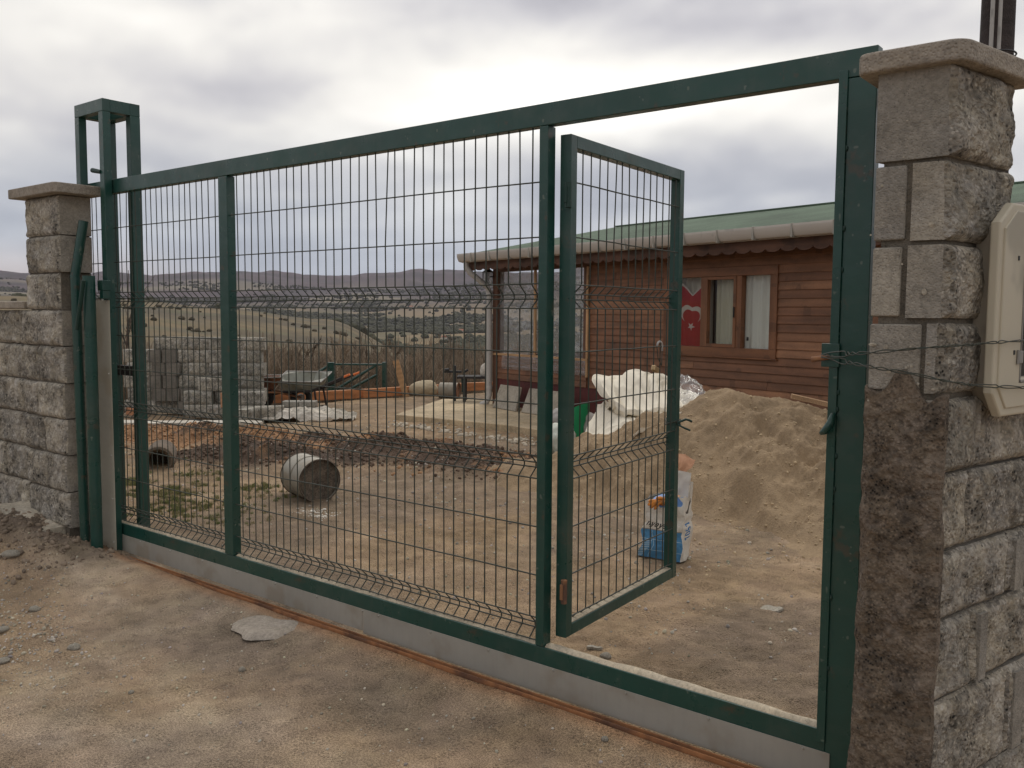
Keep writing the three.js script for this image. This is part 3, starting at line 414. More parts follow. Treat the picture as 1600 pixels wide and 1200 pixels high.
RROWS.forEach(([y1, y0, segs, split], i) => {
  let x = 0; segs.forEach((L, k) => {
    const depth = k === 0 && split ? split - 0.006 : 0.185;
    const g = blockGeo(L - 0.006, y1 - y0, depth, 101 + i * 3.3 + k * 7, Math.ceil(L / 0.0062), Math.ceil((y1 - y0) / 0.0062), k === 0 && i < 4 ? 0.013 : 0.011); g.translate(x, y0, (hash(i, k, 8) - 0.5) * 0.008);
    // one smooth moulded edge on some blocks of the lower wall
    mesh('block', uvm(skew(g), i * 3 + k), BM(MT.blockR[(i + k) % 3], MT.blockS[(i + k + 1) % 3]), (i > 3 && k > 0) ? rw : rp); x += L;
  });
  if (split) mesh('block', bx(-0.183, -split - 0.006, y0 + 0.003, y1 - 0.002, -0.16, -0.002, 0.006), MT.blockS[i % 3], rp);
});
for (const [t, y0, y1, w] of [[0.44, 0.69, 0.835, 0.055], [0.245, 0.475, 0.66, 0.04], [0.475, 0.21, 0.44, 0.06]]) mesh('smooth_strip', uvm(skew(new THREE.BoxGeometry(w, y1 - y0, 0.012).translate(t + w / 2, (y0 + y1) / 2, 0.004)), t * 9), MT.blockS[1], rw);
mesh('joint_mortar', uvm(skew(bx(0.012, 0.335, 0, 2.083, -0.168, -0.022, 0)), 4), MT.joint, rp); mesh('joint_mortar', uvm(skew(bx(0.345, 0.75, 0, 1.255, -0.168, -0.026, 0)), 5), MT.joint, rw);
{ // cap with a rounded near corner
  const s = new THREE.Shape(); s.moveTo(-0.225, -0.38); s.lineTo(-0.225, 0.0); s.quadraticCurveTo(-0.222, 0.024, -0.195, 0.026); s.lineTo(-0.02, 0.026); s.quadraticCurveTo(0.018, 0.024, 0.028, -0.012); s.lineTo(0.028 + 0.085, -0.34); s.quadraticCurveTo(0.12, -0.37, 0.09, -0.38); s.closePath();
  const g = new THREE.ExtrudeGeometry(s, { depth: 0.036, bevelEnabled: true, bevelThickness: 0.008, bevelSize: 0.007, bevelSegments: 3, curveSegments: 8 }); g.rotateX(-Math.PI / 2); g.scale(1, 1, -1);
  const ng = g.index ? g.toNonIndexed() : g, p = ng.attributes.position; for (let i = 0; i < p.count; i += 3) { const a = [p.getX(i), p.getY(i), p.getZ(i)]; p.setXYZ(i, p.getX(i + 1), p.getY(i + 1), p.getZ(i + 1)); p.setXYZ(i + 1, ...a); }
  ng.deleteAttribute('normal'); ng.translate(0, 2.089, 0); ng.computeVertexNormals(); mesh('cap', uvm(ng, 7), MT.cap, rp);
}
{ // rough mortar smeared over the lower smooth side
  const nx = 64, ny = 360, pos = [], idx = []; for (let j = 0; j <= ny; j++) for (let i = 0; i <= nx; i++) { const u = i / nx, v = j / ny; const top = 1.235 + 0.06 * fbm(u * 5, 3, 1, 3) + 0.05 * Math.exp(-((u - 0.45) ** 2) / 0.03); const y = mix(-0.05, top, v), x = mix(-0.199 + 0.012 * fbm(y * 9, 1, 4, 3), 0.012 + 0.016 * (fbm(y * 8, 2, 6, 4) - .5), u) - 0.02 * (1 - u) * sst(0.5, 0, y); const e = Math.min(u, 1 - u) * nx, et = (1 - v) * ny; let z = 0.004 + 0.020 * clamp(et / 60 + 0.1) * sst(0, 12, e + 0.8) + (fbm(x * 16, y * 16, 9, 5, 0.62) - 0.5) * 0.040 * clamp(et / 30 + 0.1) + (fbm(x * 70, y * 70, 11, 2) - .5) * 0.007; if (i === 0 || i === nx || j === ny) z = -0.02; pos.push(x, y, z); }
  for (let j = 0; j < ny; j++) for (let i = 0; i < nx; i++) { const o = j * (nx + 1) + i; idx.push(o, o + 1, o + nx + 1, o + 1, o + nx + 2, o + nx + 1); }
  const g = new THREE.BufferGeometry(); g.setAttribute('position', new THREE.Float32BufferAttribute(pos, 3)); g.setIndex(idx); g.computeVertexNormals(); const m = mesh('mortar_coat', uvm(g, 2), MT.mortar, rp); m.userData.label = 'dark rough mortar over the lower half of the smooth side';
}
{ const R = rng(77), gs = []; for (let i = 0; i < 34; i++) { const g = new THREE.IcosahedronGeometry(0.0015 + 0.006 * Math.pow(R(), 3), 0); g.rotateZ(R() * 3); g.scale(0.8 + R(), 0.5 + 1.6 * R(), 0.35); g.translate(-0.19 + R() * 0.17, 1.22 + R() * (i < 22 ? 0.22 : 0.8), 0.004); gs.push(uvm(g)); } tag(mesh('mortar_splash', gs, MT.conc, rp), 'pale mortar splashes', null, null, 'stuff'); }

// ---------------------------------------------------------------- meter box on the right wall, wires, pole
const mb = thing('meter_box', 'beige plastic electricity meter box with cut corners on the right block wall', 'meter box', [-0.530, 0, 0.230], rad(76)); // local x along the wall, z outwards
{ const oct = (a, b, c, d, k) => { const s = new THREE.Shape(); s.moveTo(a + k, c); s.lineTo(b - k, c); s.lineTo(b, c + k * 1.2); s.lineTo(b, d - k); s.lineTo(b - k * 1.3, d); s.lineTo(a + k * 1.3, d); s.lineTo(a, d - k); s.lineTo(a, c + k * 1.2); s.closePath(); return s; };
  const body = new THREE.ExtrudeGeometry(oct(0.165, 0.50, 1.222, 1.742, 0.05), { depth: 0.055, bevelEnabled: false }); body.translate(0, 0, -0.025); mesh('housing', uvm(body, 2), MT.beigeDark, mb);
  const fr = oct(0.134, 0.53, 1.213, 1.752, 0.05); const hole = new THREE.Path(); hole.moveTo(0.268, 1.30); hole.lineTo(0.268, 1.665); hole.lineTo(0.45, 1.665); hole.lineTo(0.45, 1.30); hole.closePath(); fr.holes.push(hole);
  const cv = new THREE.ExtrudeGeometry(fr, { depth: 0.014, bevelEnabled: true, bevelThickness: 0.006, bevelSize: 0.006, bevelSegments: 3 }); cv.translate(0, 0, 0.034); mesh('cover', uvm(cv, 3), MT.beige, mb); const lip = oct(0.152, 0.515, 1.232, 1.735, 0.046); const lh = new THREE.Path(); lh.moveTo(0.262, 1.29); lh.lineTo(0.262, 1.675); lh.lineTo(0.456, 1.675); lh.lineTo(0.456, 1.29); lh.closePath(); lip.holes.push(lh); const lg = new THREE.ExtrudeGeometry(lip, { depth: 0.003, bevelEnabled: true, bevelThickness: 0.003, bevelSize: 0.003, bevelSegments: 2 }); lg.translate(0, 0, 0.0535); mesh('raised_panel', uvm(lg, 4), MT.beige, mb);
  mesh('window_pane', bx(0.262, 0.456, 1.294, 1.672, 0.0305, 0.0335, 0), std({ color: C(0.03, 0.03, 0.035), roughness: 0.15 }), mb); mesh('window_trim', [bx(0.2625, 0.2675, 1.3, 1.665, 0.034, 0.062, 0.001), bx(0.2685, 0.45, 1.2945, 1.2995, 0.034, 0.062, 0.001)], MT.grey, mb);
  mesh('hinge', [bx(0.244, 0.266, 1.345, 1.378, 0.0598, 0.067, 0.002), cyl([0.243, 1.343, 0.063], [0.243, 1.38, 0.063], 0.0035, 0.0035, 8)], MT.grey, mb); for (const y of [1.368, 1.612]) mesh('peg', bx(0.222, 0.230, y, y + 0.012, 0.0585, 0.0615, 0.001), MT.black, mb); }
function twisted(a, name, label) { // two strands wound round each other along a path
  const P = new THREE.CatmullRomCurve3(a.map(p => new THREE.Vector3(...p)), false, 'catmullrom', 0.1); const n = 150, A = [], B = []; for (let i = 0; i <= n; i++) { const t = i / n, p = P.getPoint(t), w = Math.min(1, t * 9) * 0.0019 + 0.0009 * (1 + Math.sin(t * 13 + a[0][1] * 50)) + 0.006 * Math.exp(-((t - 0.08) ** 2) / 0.004), q = t * 44 + 2.2 * Math.sin(t * 17 + a[2][1] * 30) + 1.1 * Math.sin(t * 41); const ox = Math.cos(q) * w, oy = Math.sin(q) * w; A.push([p.x + ox * 0.6, p.y + oy, p.z + ox * 0.6]); B.push([p.x - ox * 0.6, p.y - oy, p.z - ox * 0.6]); }
  const g = thing(name, label, 'wire'); mesh('strand', tube(A, 0.0016, 5), MT.wire, g); mesh('strand', tube(B, 0.0016, 5), MT.wire, g);
}
const onR = (t, off, y) => [-0.535 + t * TD[0] + off * 0.970, y, 0.25 + t * TD[1] + off * 0.242];
twisted([[-0.918, 1.352, 0.03], [-0.80, 1.362, 0.17], [-0.704, 1.372, 0.282], [-0.594, 1.386, 0.276], [-0.527, 1.393, 0.27], onR(0.06, 0.04, 1.397), onR(0.13, 0.068, 1.403), onR(0.24, 0.075, 1.405), onR(0.42, 0.075, 1.41)], 'twisted_wire', 'upper of two twisted green wires tied from the gate latch across the right pillar');
twisted([[-0.918, 1.345, 0.03], [-0.80, 1.34, 0.17], [-0.703, 1.336, 0.284], [-0.592, 1.322, 0.29], [-0.527, 1.308, 0.27], onR(0.06, 0.04, 1.296), onR(0.14, 0.068, 1.291), onR(0.26, 0.075, 1.283), onR(0.42, 0.075, 1.276)], 'twisted_wire', 'lower of two twisted green wires tied from the gate latch across the right pillar');
const up = thing('utility_pole', 'dark utility pole with two pale conduits rising behind the right pillar', 'pole', [-1.24, 0, -3.96]);
mesh('shaft', cyl([0, -0.2, 0], [0, 6.2, 0], 0.115, 0.09, 14), MT.pole, up); for (const [x, z, c] of [[0.02, 0.115, 1], [0.062, 0.098, 0]]) mesh('conduit', cyl([x - 0.03, 0.2, z], [x - 0.035, 6.1, z - 0.015], 0.013, 0.013, 10), MT.pvc, up);
for (const y of [3.16, 4.2]) { const g = new THREE.TorusGeometry(0.117, 0.006, 6, 24); g.rotateX(Math.PI / 2); g.scale(1, 1, 1.15); g.translate(0, y, 0.012); mesh('strap', uvm(g), MT.black, up); }

// ---------------------------------------------------------------- wooden house (local x along the front wall, z out of it)
const house = thing('wooden_house', 'brown timber clad cabin with a green felt roof and white gutter behind the sand', 'house', [-8.789, 0, -7.935], rad(-15));
const HL = 9.6, HD = 3.4;
{
  const R = rng(5);
  const shapes = {}; const board = (x0, x1, y, mat) => { // lapped board, thicker at its lower edge
    const h = 0.094, w = x1 - x0; const s = new THREE.Shape(); s.moveTo(0, 0); s.lineTo(0.021, 0.002); s.lineTo(0.0225, 0.007); s.lineTo(0.009, h); s.lineTo(0, h); s.closePath(); const g = new THREE.ExtrudeGeometry(s, { depth: w, bevelEnabled: false }); g.rotateY(Math.PI / 2); g.scale(1, 1, -1); const ng = g.index ? g.toNonIndexed() : g; const p = ng.attributes.position; for (let i = 0; i < p.count; i += 3) { const a = [p.getX(i), p.getY(i), p.getZ(i)]; p.setXYZ(i, p.getX(i + 1), p.getY(i + 1), p.getZ(i + 1)); p.setXYZ(i + 1, ...a); } ng.deleteAttribute('normal'); ng.computeVertexNormals(); ng.translate(x0, y, 0.0); mesh('board', uvm(ng, R() * 30), mat, house);
  };
  const pick = () => MT.wood[Math.floor(R() * 4)];
  for (let i = 0; i < 4; i++) board(0.05, 2.2, 0.475 + i * 0.09, MT.wood[(i % 2) * 2 + 1]);
  for (let i = 0; i < 20; i++) { const y = 0.475 + i * 0.09; if (y > 2.2) break; const joint = 2.6 + R() * 5.5;
    if (y > 0.93 && y < 1.99) { board(2.25, 3.62, y, pick()); if (R() < 0.4) { const j = 5.6 + R() * 1.5; board(5.27, j - 0.002, y, pick()); board(j + 0.002, HL, y, pick()); } else board(5.27, HL, y, pick()); }
    else { board(2.25, joint - 0.002, y, pick()); board(joint + 0.002, HL, y, pick()); } }
  mesh('skirting_panel', bx(0.03, HL, -0.05, 0.482, -0.03, 0.008, 0.003), MT.skirt, house);
  for (const [a, b, c, d] of [[2.25, 3.66, 0.47, 2.24], [5.23, HL, 0.47, 2.24], [3.66, 5.23, 0.47, 1.05], [3.66, 5.23, 1.95, 2.24], [0.05, 2.25, 0.47, 0.83]]) mesh('wall', bx(a, b, c, d, -0.06, -0.002, 0), MT.woodDark, house);
  mesh('wall', bx(HL - 0.06, HL, 0, 2.24, -HD, -0.062, 0), MT.woodDark, house); mesh('wall', bx(2.3, HL, 0, 2.24, -HD - 0.06, -HD, 0), MT.woodDark, house); mesh('wall', bx(2.26, 2.32, 0, 2.24, -HD, -0.062, 0), MT.wood[1], house);
  mesh('wall', bx(0.02, 0.06, 0, 0.84, -HD, -0.07, 0), MT.wood[1], house); mesh('floor', bx(0.06, HL, 0.02, 0.1, -HD, -0.06, 0), MT.woodDark, house);
  mesh('corner_post', bx(0.03, 0.15, 0, 2.22, -0.1, 0.03, 0.004, true), MT.woodDark, house); mesh('post', bx(2.14, 2.25, 0.86, 2.24, -0.08, 0.028, 0.004, true), MT.woodDark, house); mesh('post', bx(0.03, 0.13, 0, 2.22, -HD, -HD + 0.1, 0.004, true), MT.woodDark, house);
  mesh('sill_board', bx(0.06, 2.26, 0.835, 0.868, -0.06, 0.04, 0.004), MT.batten, house); mesh('lintel', bx(0.03, 2.3, 2.10, 2.24, -0.08, 0.02, 0.004), MT.woodDark, house);
  mesh('batten', bx(1.055, 1.095, 0.75, 2.1, 0.006, 0.032, 0.003, true), MT.batten, house); mesh('batten', bx(2.222, 2.262, 0.62, 2.10, 0.032, 0.056, 0.003, true), MT.batten, house);
  const sheetGeo = (x0, x1, y0, y1, seed) => { const g = new THREE.PlaneGeometry(x1 - x0, y1 - y0, 60, 60); const p = g.attributes.position; for (let i = 0; i < p.count; i++) { const x = p.getX(i), y = p.getY(i); const e = clamp(Math.min((x1 - x0) / 2 - Math.abs(x), (y1 - y0) / 2 - Math.abs(y)) * 6); p.setZ(i, 0.05 * e * (fbm(x * 2.2 + y * 1.1 + seed, y * 1.6 - x, seed, 4) - 0.5) + 0.012 * (Math.abs(fbm(x * 5 + y * 3, y * 4, seed + 3, 3) - 0.5))); } g.translate((x0 + x1) / 2, (y0 + y1) / 2, 0); g.computeVertexNormals(); return g; };
  const p1 = mesh('plastic_sheet', sheetGeo(0.16, 1.055, 0.868, 2.1, 3), plastic, house); p1.position.z = -0.012; const p2 = mesh('plastic_sheet', sheetGeo(1.096, 2.14, 0.868, 2.1, 7), plastic, house); p2.position.z = -0.012;
  const p3 = mesh('plastic_skirt', sheetGeo(0.3, 2.26, 0.64, 0.84, 11), new THREE.MeshPhysicalMaterial({ color: C(0.8, 0.77, 0.76), transmission: 0.85, roughness: 0.2, thickness: 0, side: THREE.DoubleSide, bumpMap: sc(TX.softB, 1.5), bumpScale: 0.04 }), house); p3.position.z = 0.05; p3.userData.label = 'loose flap of clear plastic below the sill';
  const ps = mesh('plastic_sheet', sheetGeo(-HD + 0.1, -0.1, 0.868, 2.1, 15), plastic, house); ps.rotation.y = -Math.PI / 2; ps.position.x = 0.05;
  mesh('wall', bx(0.06, 2.26, 0.1, 0.86, -HD, -HD + 0.04, 0), MT.wood[1], house);
  // window with frame, sashes, curtain; the flag hangs inside
  const wf = sub('window', house);
  mesh('frame', bx(3.62, 5.27, 1.905, 2.005, -0.06, 0.036, 0.004), MT.woodFrame, wf); mesh('frame', bx(3.62, 5.27, 1.0, 1.10, -0.06, 0.036, 0.004), MT.woodFrame, wf); mesh('frame', bx(3.62, 3.72, 1.1, 1.905, -0.06, 0.036, 0.004, true), MT.woodFrame, wf); mesh('frame', bx(5.175, 5.27, 1.1, 1.905, -0.06, 0.036, 0.004, true), MT.woodFrame, wf);
  mesh('mullion', bx(4.195, 4.262, 1.1, 1.905, -0.06, 0.02, 0.004, true), MT.woodFrame, wf); mesh('mullion', bx(4.705, 4.785, 1.1, 1.905, -0.06, 0.02, 0.004, true), MT.woodFrame, wf);
  mesh('sash', [bx(4.264, 4.30, 1.102, 1.903, -0.03, 0.028, 0.003, true), bx(4.675, 4.715, 1.102, 1.903, -0.03, 0.028, 0.003, true), bx(4.3, 4.675, 1.102, 1.14, -0.03, 0.027, 0.003), bx(4.3, 4.675, 1.868, 1.903, -0.03, 0.027, 0.003)], MT.woodFrame, wf); mesh('handle', [bx(4.688, 4.702, 1.44, 1.56, 0.028, 0.045, 0.003, true)], MT.dark, wf);
  mesh('sill', bx(3.6, 5.29, 0.985, 1.0, -0.02, 0.05, 0.004), MT.woodFrame, wf);
  for (const [a, b] of [[3.72, 4.195], [4.30, 4.675], [4.785, 5.175]]) mesh('pane', bx(a, b, 1.1, 1.905, -0.044, -0.040, 0), glass, wf);
  const cur = (a, b, z, seed, m) => { const g = new THREE.PlaneGeometry(b - a, 0.95, 90, 4), p = g.attributes.position; for (let i = 0; i < p.count; i++) { const x = p.getX(i); p.setZ(i, 0.016 * Math.sin(x * 58 + 3 * fbm(x * 6, seed, 2, 2)) * (0.5 + fbm(x * 4, seed, 4, 2))); } g.translate((a + b) / 2, 1.5, z); g.computeVertexNormals(); const c = mesh('curtain', g, m, wf); return c; };
  const cm = std({ color: C(0.80, 0.80, 0.765), roughness: 1, side: THREE.DoubleSide }); cur(4.74, 5.24, -0.085, 3, cm); cur(4.32, 4.73, -0.12, 7, std({ color: C(0.62, 0.60, 0.50), roughness: 1, side: THREE.DoubleSide })); cur(3.66, 4.24, -0.14, 9, std({ color: C(0.55, 0.52, 0.45), roughness: 1, side: THREE.DoubleSide }));
  mesh('sticker', bx(4.822, 4.852, 1.185, 1.225, -0.0398, -0.0385, 0), MT.dark, wf);
  mesh('wall', bx(3.6, 5.3, 0.9, 2.1, -0.24, -0.2, 0), MT.dark, house);
  // roof: hipped at the left end
  const E = 0.42, L0 = -0.22, L1 = HL + 0.3, B = -HD - E, rz = -HD / 2, ry = 2.83, ey = 2.36; const V = [[L0, ey, E], [L1, ey, E], [L1, ey, B], [L0, ey, B], [0.95, ry, rz], [L1, ry, rz]]; const dn = V.slice(0, 4).map(v => [v[0], v[1] - 0.03, v[2]]);
  const tri = [[0, 1, 5], [0, 5, 4], [2, 3, 4], [2, 4, 5], [3, 0, 4], [1, 2, 5]]; const pos = []; for (const t of tri) for (const k of t) pos.push(...V[k]); const q = (a, b, c, d) => pos.push(...a, ...b, ...c, ...a, ...c, ...d); q(dn[0], dn[3], dn[2], dn[1]); for (let i = 0; i < 4; i++) { const n = (i + 1) % 4; q(V[i], dn[i], dn[n], V[n]); }
  const g = new THREE.BufferGeometry(); g.setAttribute('position', new THREE.Float32BufferAttribute(pos, 3)); g.computeVertexNormals(); const rf = mesh('roof', uvm(g, 2), MT.roof, house);
  mesh('ridge_cap', bx(0.95, L1, ry - 0.01, ry + 0.012, rz - 0.06, rz + 0.06, 0.004), MT.roof, rf);
  mesh('soffit', [bx(L0 + 0.02, L1, 2.262, 2.30, -0.03, E - 0.05, 0.002), bx(L0 + 0.02, 0.02, 2.262, 2.30, B + 0.05, -0.03, 0.002)], MT.woodDark, house);
  // gutter with brackets, scalloped fascia, downpipe
  const gs = new THREE.Shape(); gs.moveTo(0, 0.13); gs.lineTo(0.105, 0.13); gs.lineTo(0.108, 0.11); gs.quadraticCurveTo(0.102, 0.05, 0.07, 0.012); gs.lineTo(0.0, 0.0); gs.closePath(); const gg = new THREE.ExtrudeGeometry(gs, { depth: L1 - L0 + 0.03, bevelEnabled: false }); gg.rotateY(-Math.PI / 2); gg.rotateY(Math.PI); gg.computeVertexNormals();
  { gg.computeBoundingBox(); const b = gg.boundingBox; if (b.max.z < 0.01) { gg.rotateY(Math.PI); gg.computeBoundingBox(); } gg.translate(L0 - 0.03 - gg.boundingBox.min.x, 2.238, E - 0.02 - gg.boundingBox.min.z); }
  const gut = mesh('gutter', uvm(gg, 4), MT.gutter, house); for (let x = 0.12; x < L1; x += 0.47) mesh('gutter_bracket', bx(x, x + 0.022, 2.234, 2.372, E - 0.02, E + 0.0925, 0.003), MT.galv, gut);
  const fs = new THREE.Shape(); fs.moveTo(0, 0.13); fs.lineTo(L1 - L0, 0.13); for (let x = L1 - L0; x > 0; x -= 0.19) { fs.lineTo(x, 0.035); fs.quadraticCurveTo(x - 0.03, 0.0, x - 0.095, 0.0); fs.quadraticCurveTo(x - 0.16, 0.0, Math.max(x - 0.19, 0), 0.035); } fs.lineTo(0, 0.13); const fg = new THREE.ExtrudeGeometry(fs, { depth: 0.02, bevelEnabled: false, curveSegments: 4 }); fg.translate(L0, 2.115, E - 0.09); mesh('scalloped_fascia', uvm(fg, 6), MT.woodDark, house);
  mesh('downpipe', [tube([[-0.12, 2.25, 0.42], [-0.12, 2.17, 0.42], [-0.09, 2.08, 0.36], [0.01, 1.88, 0.12], [0.02, 1.78, 0.085], [0.02, 1.0, 0.085], [0.02, 0.2, 0.085], [0.0, 0.1, 0.12], [-0.05, 0.06, 0.2]], 0.044, 12), cyl([0.02, 0.36, 0.085], [0.02, 0.31, 0.085], 0.052, 0.052, 12), cyl([0.02, 1.8, 0.085], [0.02, 1.74, 0.085], 0.052, 0.052, 12)], MT.pvc, house);
}
const hp = (x, y, z) => { const c = Math.cos(rad(15)), s = Math.sin(rad(15)); return [-8.789 + x * c - z * s, y, -7.935 + x * s + z * c]; };
{ const l = thing('wall_lantern', 'black wall lantern on the left corner post of the cabin', 'lantern', hp(-0.06, 2.04, 0.06), rad(-15)); mesh('cage', [bx(-0.06, -0.05, -0.12, 0.06, -0.06, -0.05, 0), bx(0.05, 0.06, -0.12, 0.06, -0.06, -0.05, 0), bx(-0.06, -0.05, -0.12, 0.06, 0.05, 0.06, 0), bx(0.05, 0.06, -0.12, 0.06, 0.05, 0.06, 0), bx(-0.045, 0.045, -0.14, -0.12, -0.045, 0.045, 0), bx(0.06, 0.13, -0.02, 0.0, -0.01, 0.01, 0)], MT.black, l); mesh('roof', cyl([0, 0.06, 0], [0, 0.12, 0], 0.1, 0.02, 8), MT.black, l); mesh('glass', bx(-0.048, 0.048, -0.12, 0.06, -0.048, 0.048, 0), new THREE.MeshPhysicalMaterial({ color: C(0.8, 0.8, 0.78), transmission: 0.8, roughness: 0.2, thickness: 0 }), l); }
{ // flag behind the left pane, pinned at two corners
  const cv = document.createElement('canvas'); cv.width = 256; cv.height = 512; const c = cv.getContext('2d'); c.fillStyle = '#a3151f'; c.fillRect(0, 0, 256, 512); c.fillStyle = '#cfc8c4'; c.beginPath(); c.arc(120, 240, 86, 0, 7); c.fill(); c.fillStyle = '#a3151f'; c.beginPath(); c.arc(120, 262, 70, 0, 7); c.fill();
  c.fillStyle = '#cfc8c4'; c.save(); c.translate(124, 340); c.rotate(0.5); c.beginPath(); for (let i = 0; i < 10; i++) { const r = i % 2 ? 15 : 38, a = i * Math.PI / 5; c.lineTo(Math.sin(a) * r, -Math.cos(a) * r); } c.fill(); c.restore(); c.fillRect(0, 0, 256, 22);
  const t = new THREE.CanvasTexture(cv); t.colorSpace = THREE.SRGBColorSpace; const nx = 40, ny = 50, g = new THREE.PlaneGeometry(0.50, 0.80, nx, ny), p = g.attributes.position; for (let i = 0; i < p.count; i++) { let x = p.getX(i), y = p.getY(i); const v = (y + 0.4) / 0.8, u = (x + 0.25) / 0.5; const sag = Math.pow(1 - Math.abs(u - 0.52) / 0.52, 1.5); y -= sag * 0.17 * v * v; y -= 0.0; p.setXYZ(i, x * (1 - 0.06 * (1 - v)), y, 0.014 * Math.sin(u * 13 + v * 2) * (0.4 + 0.6 * (1 - v)) ); } g.computeVertexNormals();
  const f = thing('flag', 'red flag with a white crescent and star hanging inside the cabin window', 'flag', hp(3.965, 1.478, -0.092), rad(-15)); mesh('cloth', g, std({ map: t, roughness: 0.9, side: THREE.DoubleSide }), f); }

// ---------------------------------------------------------------- the yard
struct('concrete_slab', (() => { const s = new THREE.Shape(); const P = [[-8.85, -5.92], [-7.0, -6.03], [-5.2, -5.7], [-3.4, -6.0], [-3.6, -6.7], [-9.3, -8.3], [-9.9, -8.0]]; P.forEach(([x, z], i) => i ? s.lineTo(x, -z) : s.moveTo(x, -z)); const g = new THREE.ExtrudeGeometry(s, { depth: 0.10, bevelEnabled: true, bevelSize: 0.008, bevelThickness: 0.008, bevelSegments: 1 }); g.rotateX(-Math.PI / 2); g.translate(0, -0.035, 0); return uvm(g, 3); })(), MT.slabTop);
// sand heap
const DENT = (() => { const R = rng(404), o = []; for (let i = 0; i < 60; i++) { const w = 0.04 + 0.13 * R() * R(); o.push([0.6 + R() * 2.3, 5.2 + R() * 2.2, w, -(0.25 + 0.3 * R()) * w]); } return o; })(); // footprints, shovel marks and slumps
const SH = (s, q) => { // s to the viewer's right, q away from the viewer
  const tb = (T, x) => { let i = 0; while (i < T.length - 2 && x > T[i + 1][0]) i++; return mix(T[i][1], T[i + 1][1], sst(T[i][0], T[i + 1][0], x)); };
  const crest = tb([[-0.6, 0], [0.2, 0.22], [0.9, 0.50], [1.3, 0.70], [1.85, 0.87], [2.35, 0.80], [2.75, 0.66], [3.3, 0.55], [4.2, 0.1], [4.8, 0]], s), toe = tb([[-0.6, 7.3], [0.6, 6.85], [1.1, 6.5], [1.6, 6.1], [1.95, 5.45], [2.4, 5.0], [3.2, 4.9], [4.8, 5.2]], s);
  const cq = 7.55; let p = q < cq ? clamp((q - toe) / (cq - toe)) : clamp((9.3 - q) / (9.3 - cq)); p = mix(p, p * p * (3 - 2 * p), 0.55);
  let h = crest * p; const on = sst(0, 0.12, h) ;
  h += 0.14 * Math.exp(-((s - 2.15) ** 2) / 0.10 - ((q - 5.55) ** 2) / 0.08) + 0.10 * Math.exp(-((s - 1.75) ** 2) / 0.02 - ((q - 6.6) ** 2) / 0.03) - 0.09 * Math.exp(-((s - 1.85) ** 2) / 0.03 - ((q - 6.85) ** 2) / 0.02) + 0.07 * Math.exp(-((s - 2.5) ** 2) / 0.05 - ((q - 6.2) ** 2) / 0.03);
  h += on * ((fbm(s * 3, q * 3, 51, 4) - 0.5) * 0.19 + (fbm(s * 7, q * 5.5, 52, 4, 0.6) - 0.5) * 0.19 * sst(0.35, 0.65, fbm(s * 1.3 + 4, q * 1.3, 56, 3)) + (fbm(s * 18, q * 18, 53, 3, 0.55) - 0.5) * 0.055 * sst(0.4, 0.6, fbm(s * 2.2, q * 2.2 + 5, 57, 3)));
  for (const [a, b, w, d] of DENT) { const r2 = ((s - a) ** 2 + (q - b) ** 2) / (w * w); if (r2 < 9) h += on * d * (Math.exp(-r2) - 0.45 * Math.exp(-((Math.sqrt(r2) - 1.5) ** 2) * 3)); }
  // runnels down the right-hand front
  h += on * 0.16 * (Math.abs(fbm((s * 0.85 + q * 0.5) * 6, (q - s * .5) * 1.6, 54, 3) - 0.5) - 0.15) * sst(1.2, 1.8, s) * sst(7.2, 6.5, q);
  return h - 0.02;
};
(function sandHeap() {
  const nx = 400, nz = 360, g = new THREE.PlaneGeometry(5.4, 4.8, nx, nz); g.rotateX(-Math.PI / 2); const p = g.attributes.position; // local x = s - 2.1, z = 7.1 - q
  for (let i = 0; i < p.count; i++) { const x = p.getX(i), z = p.getZ(i); const e = Math.min(2.7 - Math.abs(x), 2.4 - Math.abs(z)); p.setY(i, SH(x + 2.1, 7.1 - z) - (e < 0.05 ? 0.1 : 0) - 0.02); }
  g.computeVertexNormals(); const u = g.attributes.uv; for (let i = 0; i < u.count; i++) u.setXY(i, p.getX(i), p.getZ(i)); const vc = new Float32Array(p.count * 3); for (let i = 0; i < p.count; i++) { const x = p.getX(i), z = p.getZ(i), m = clamp(0.93 + (fbm(x * 1.6, z * 1.6, 91, 4) - 0.5) * 0.5 + (fbm(x * 6, z * 6, 92, 3) - 0.5) * 0.20, 0.5, 1.15); vc[i * 3] = m; vc[i * 3 + 1] = m * 0.985; vc[i * 3 + 2] = m * 0.96; } g.setAttribute('color', new THREE.BufferAttribute(vc, 3));
  const c = [2.1 * VR[0] + 7.1 * VF[0], 2.65 + 2.1 * VR[1] + 7.1 * VF[1]]; const m = mesh('sand_heap', g, std({ map: sc(TX.sandC, 0.9), vertexColors: true, color: C(0.435, 0.322, 0.205), bumpMap: sc(TX.sandB, 1.1), bumpScale: 0.004, roughness: 1 })); m.position.set(c[0], 0, c[1]); m.rotation.y = VIEW; tag(m, 'large heap of brown building sand between the gate and the cabin', 'sand heap');
})();
const SQ = (s, q, y) => [s * VR[0] + q * VF[0], y, 2.65 + s * VR[1] + q * VF[1]];
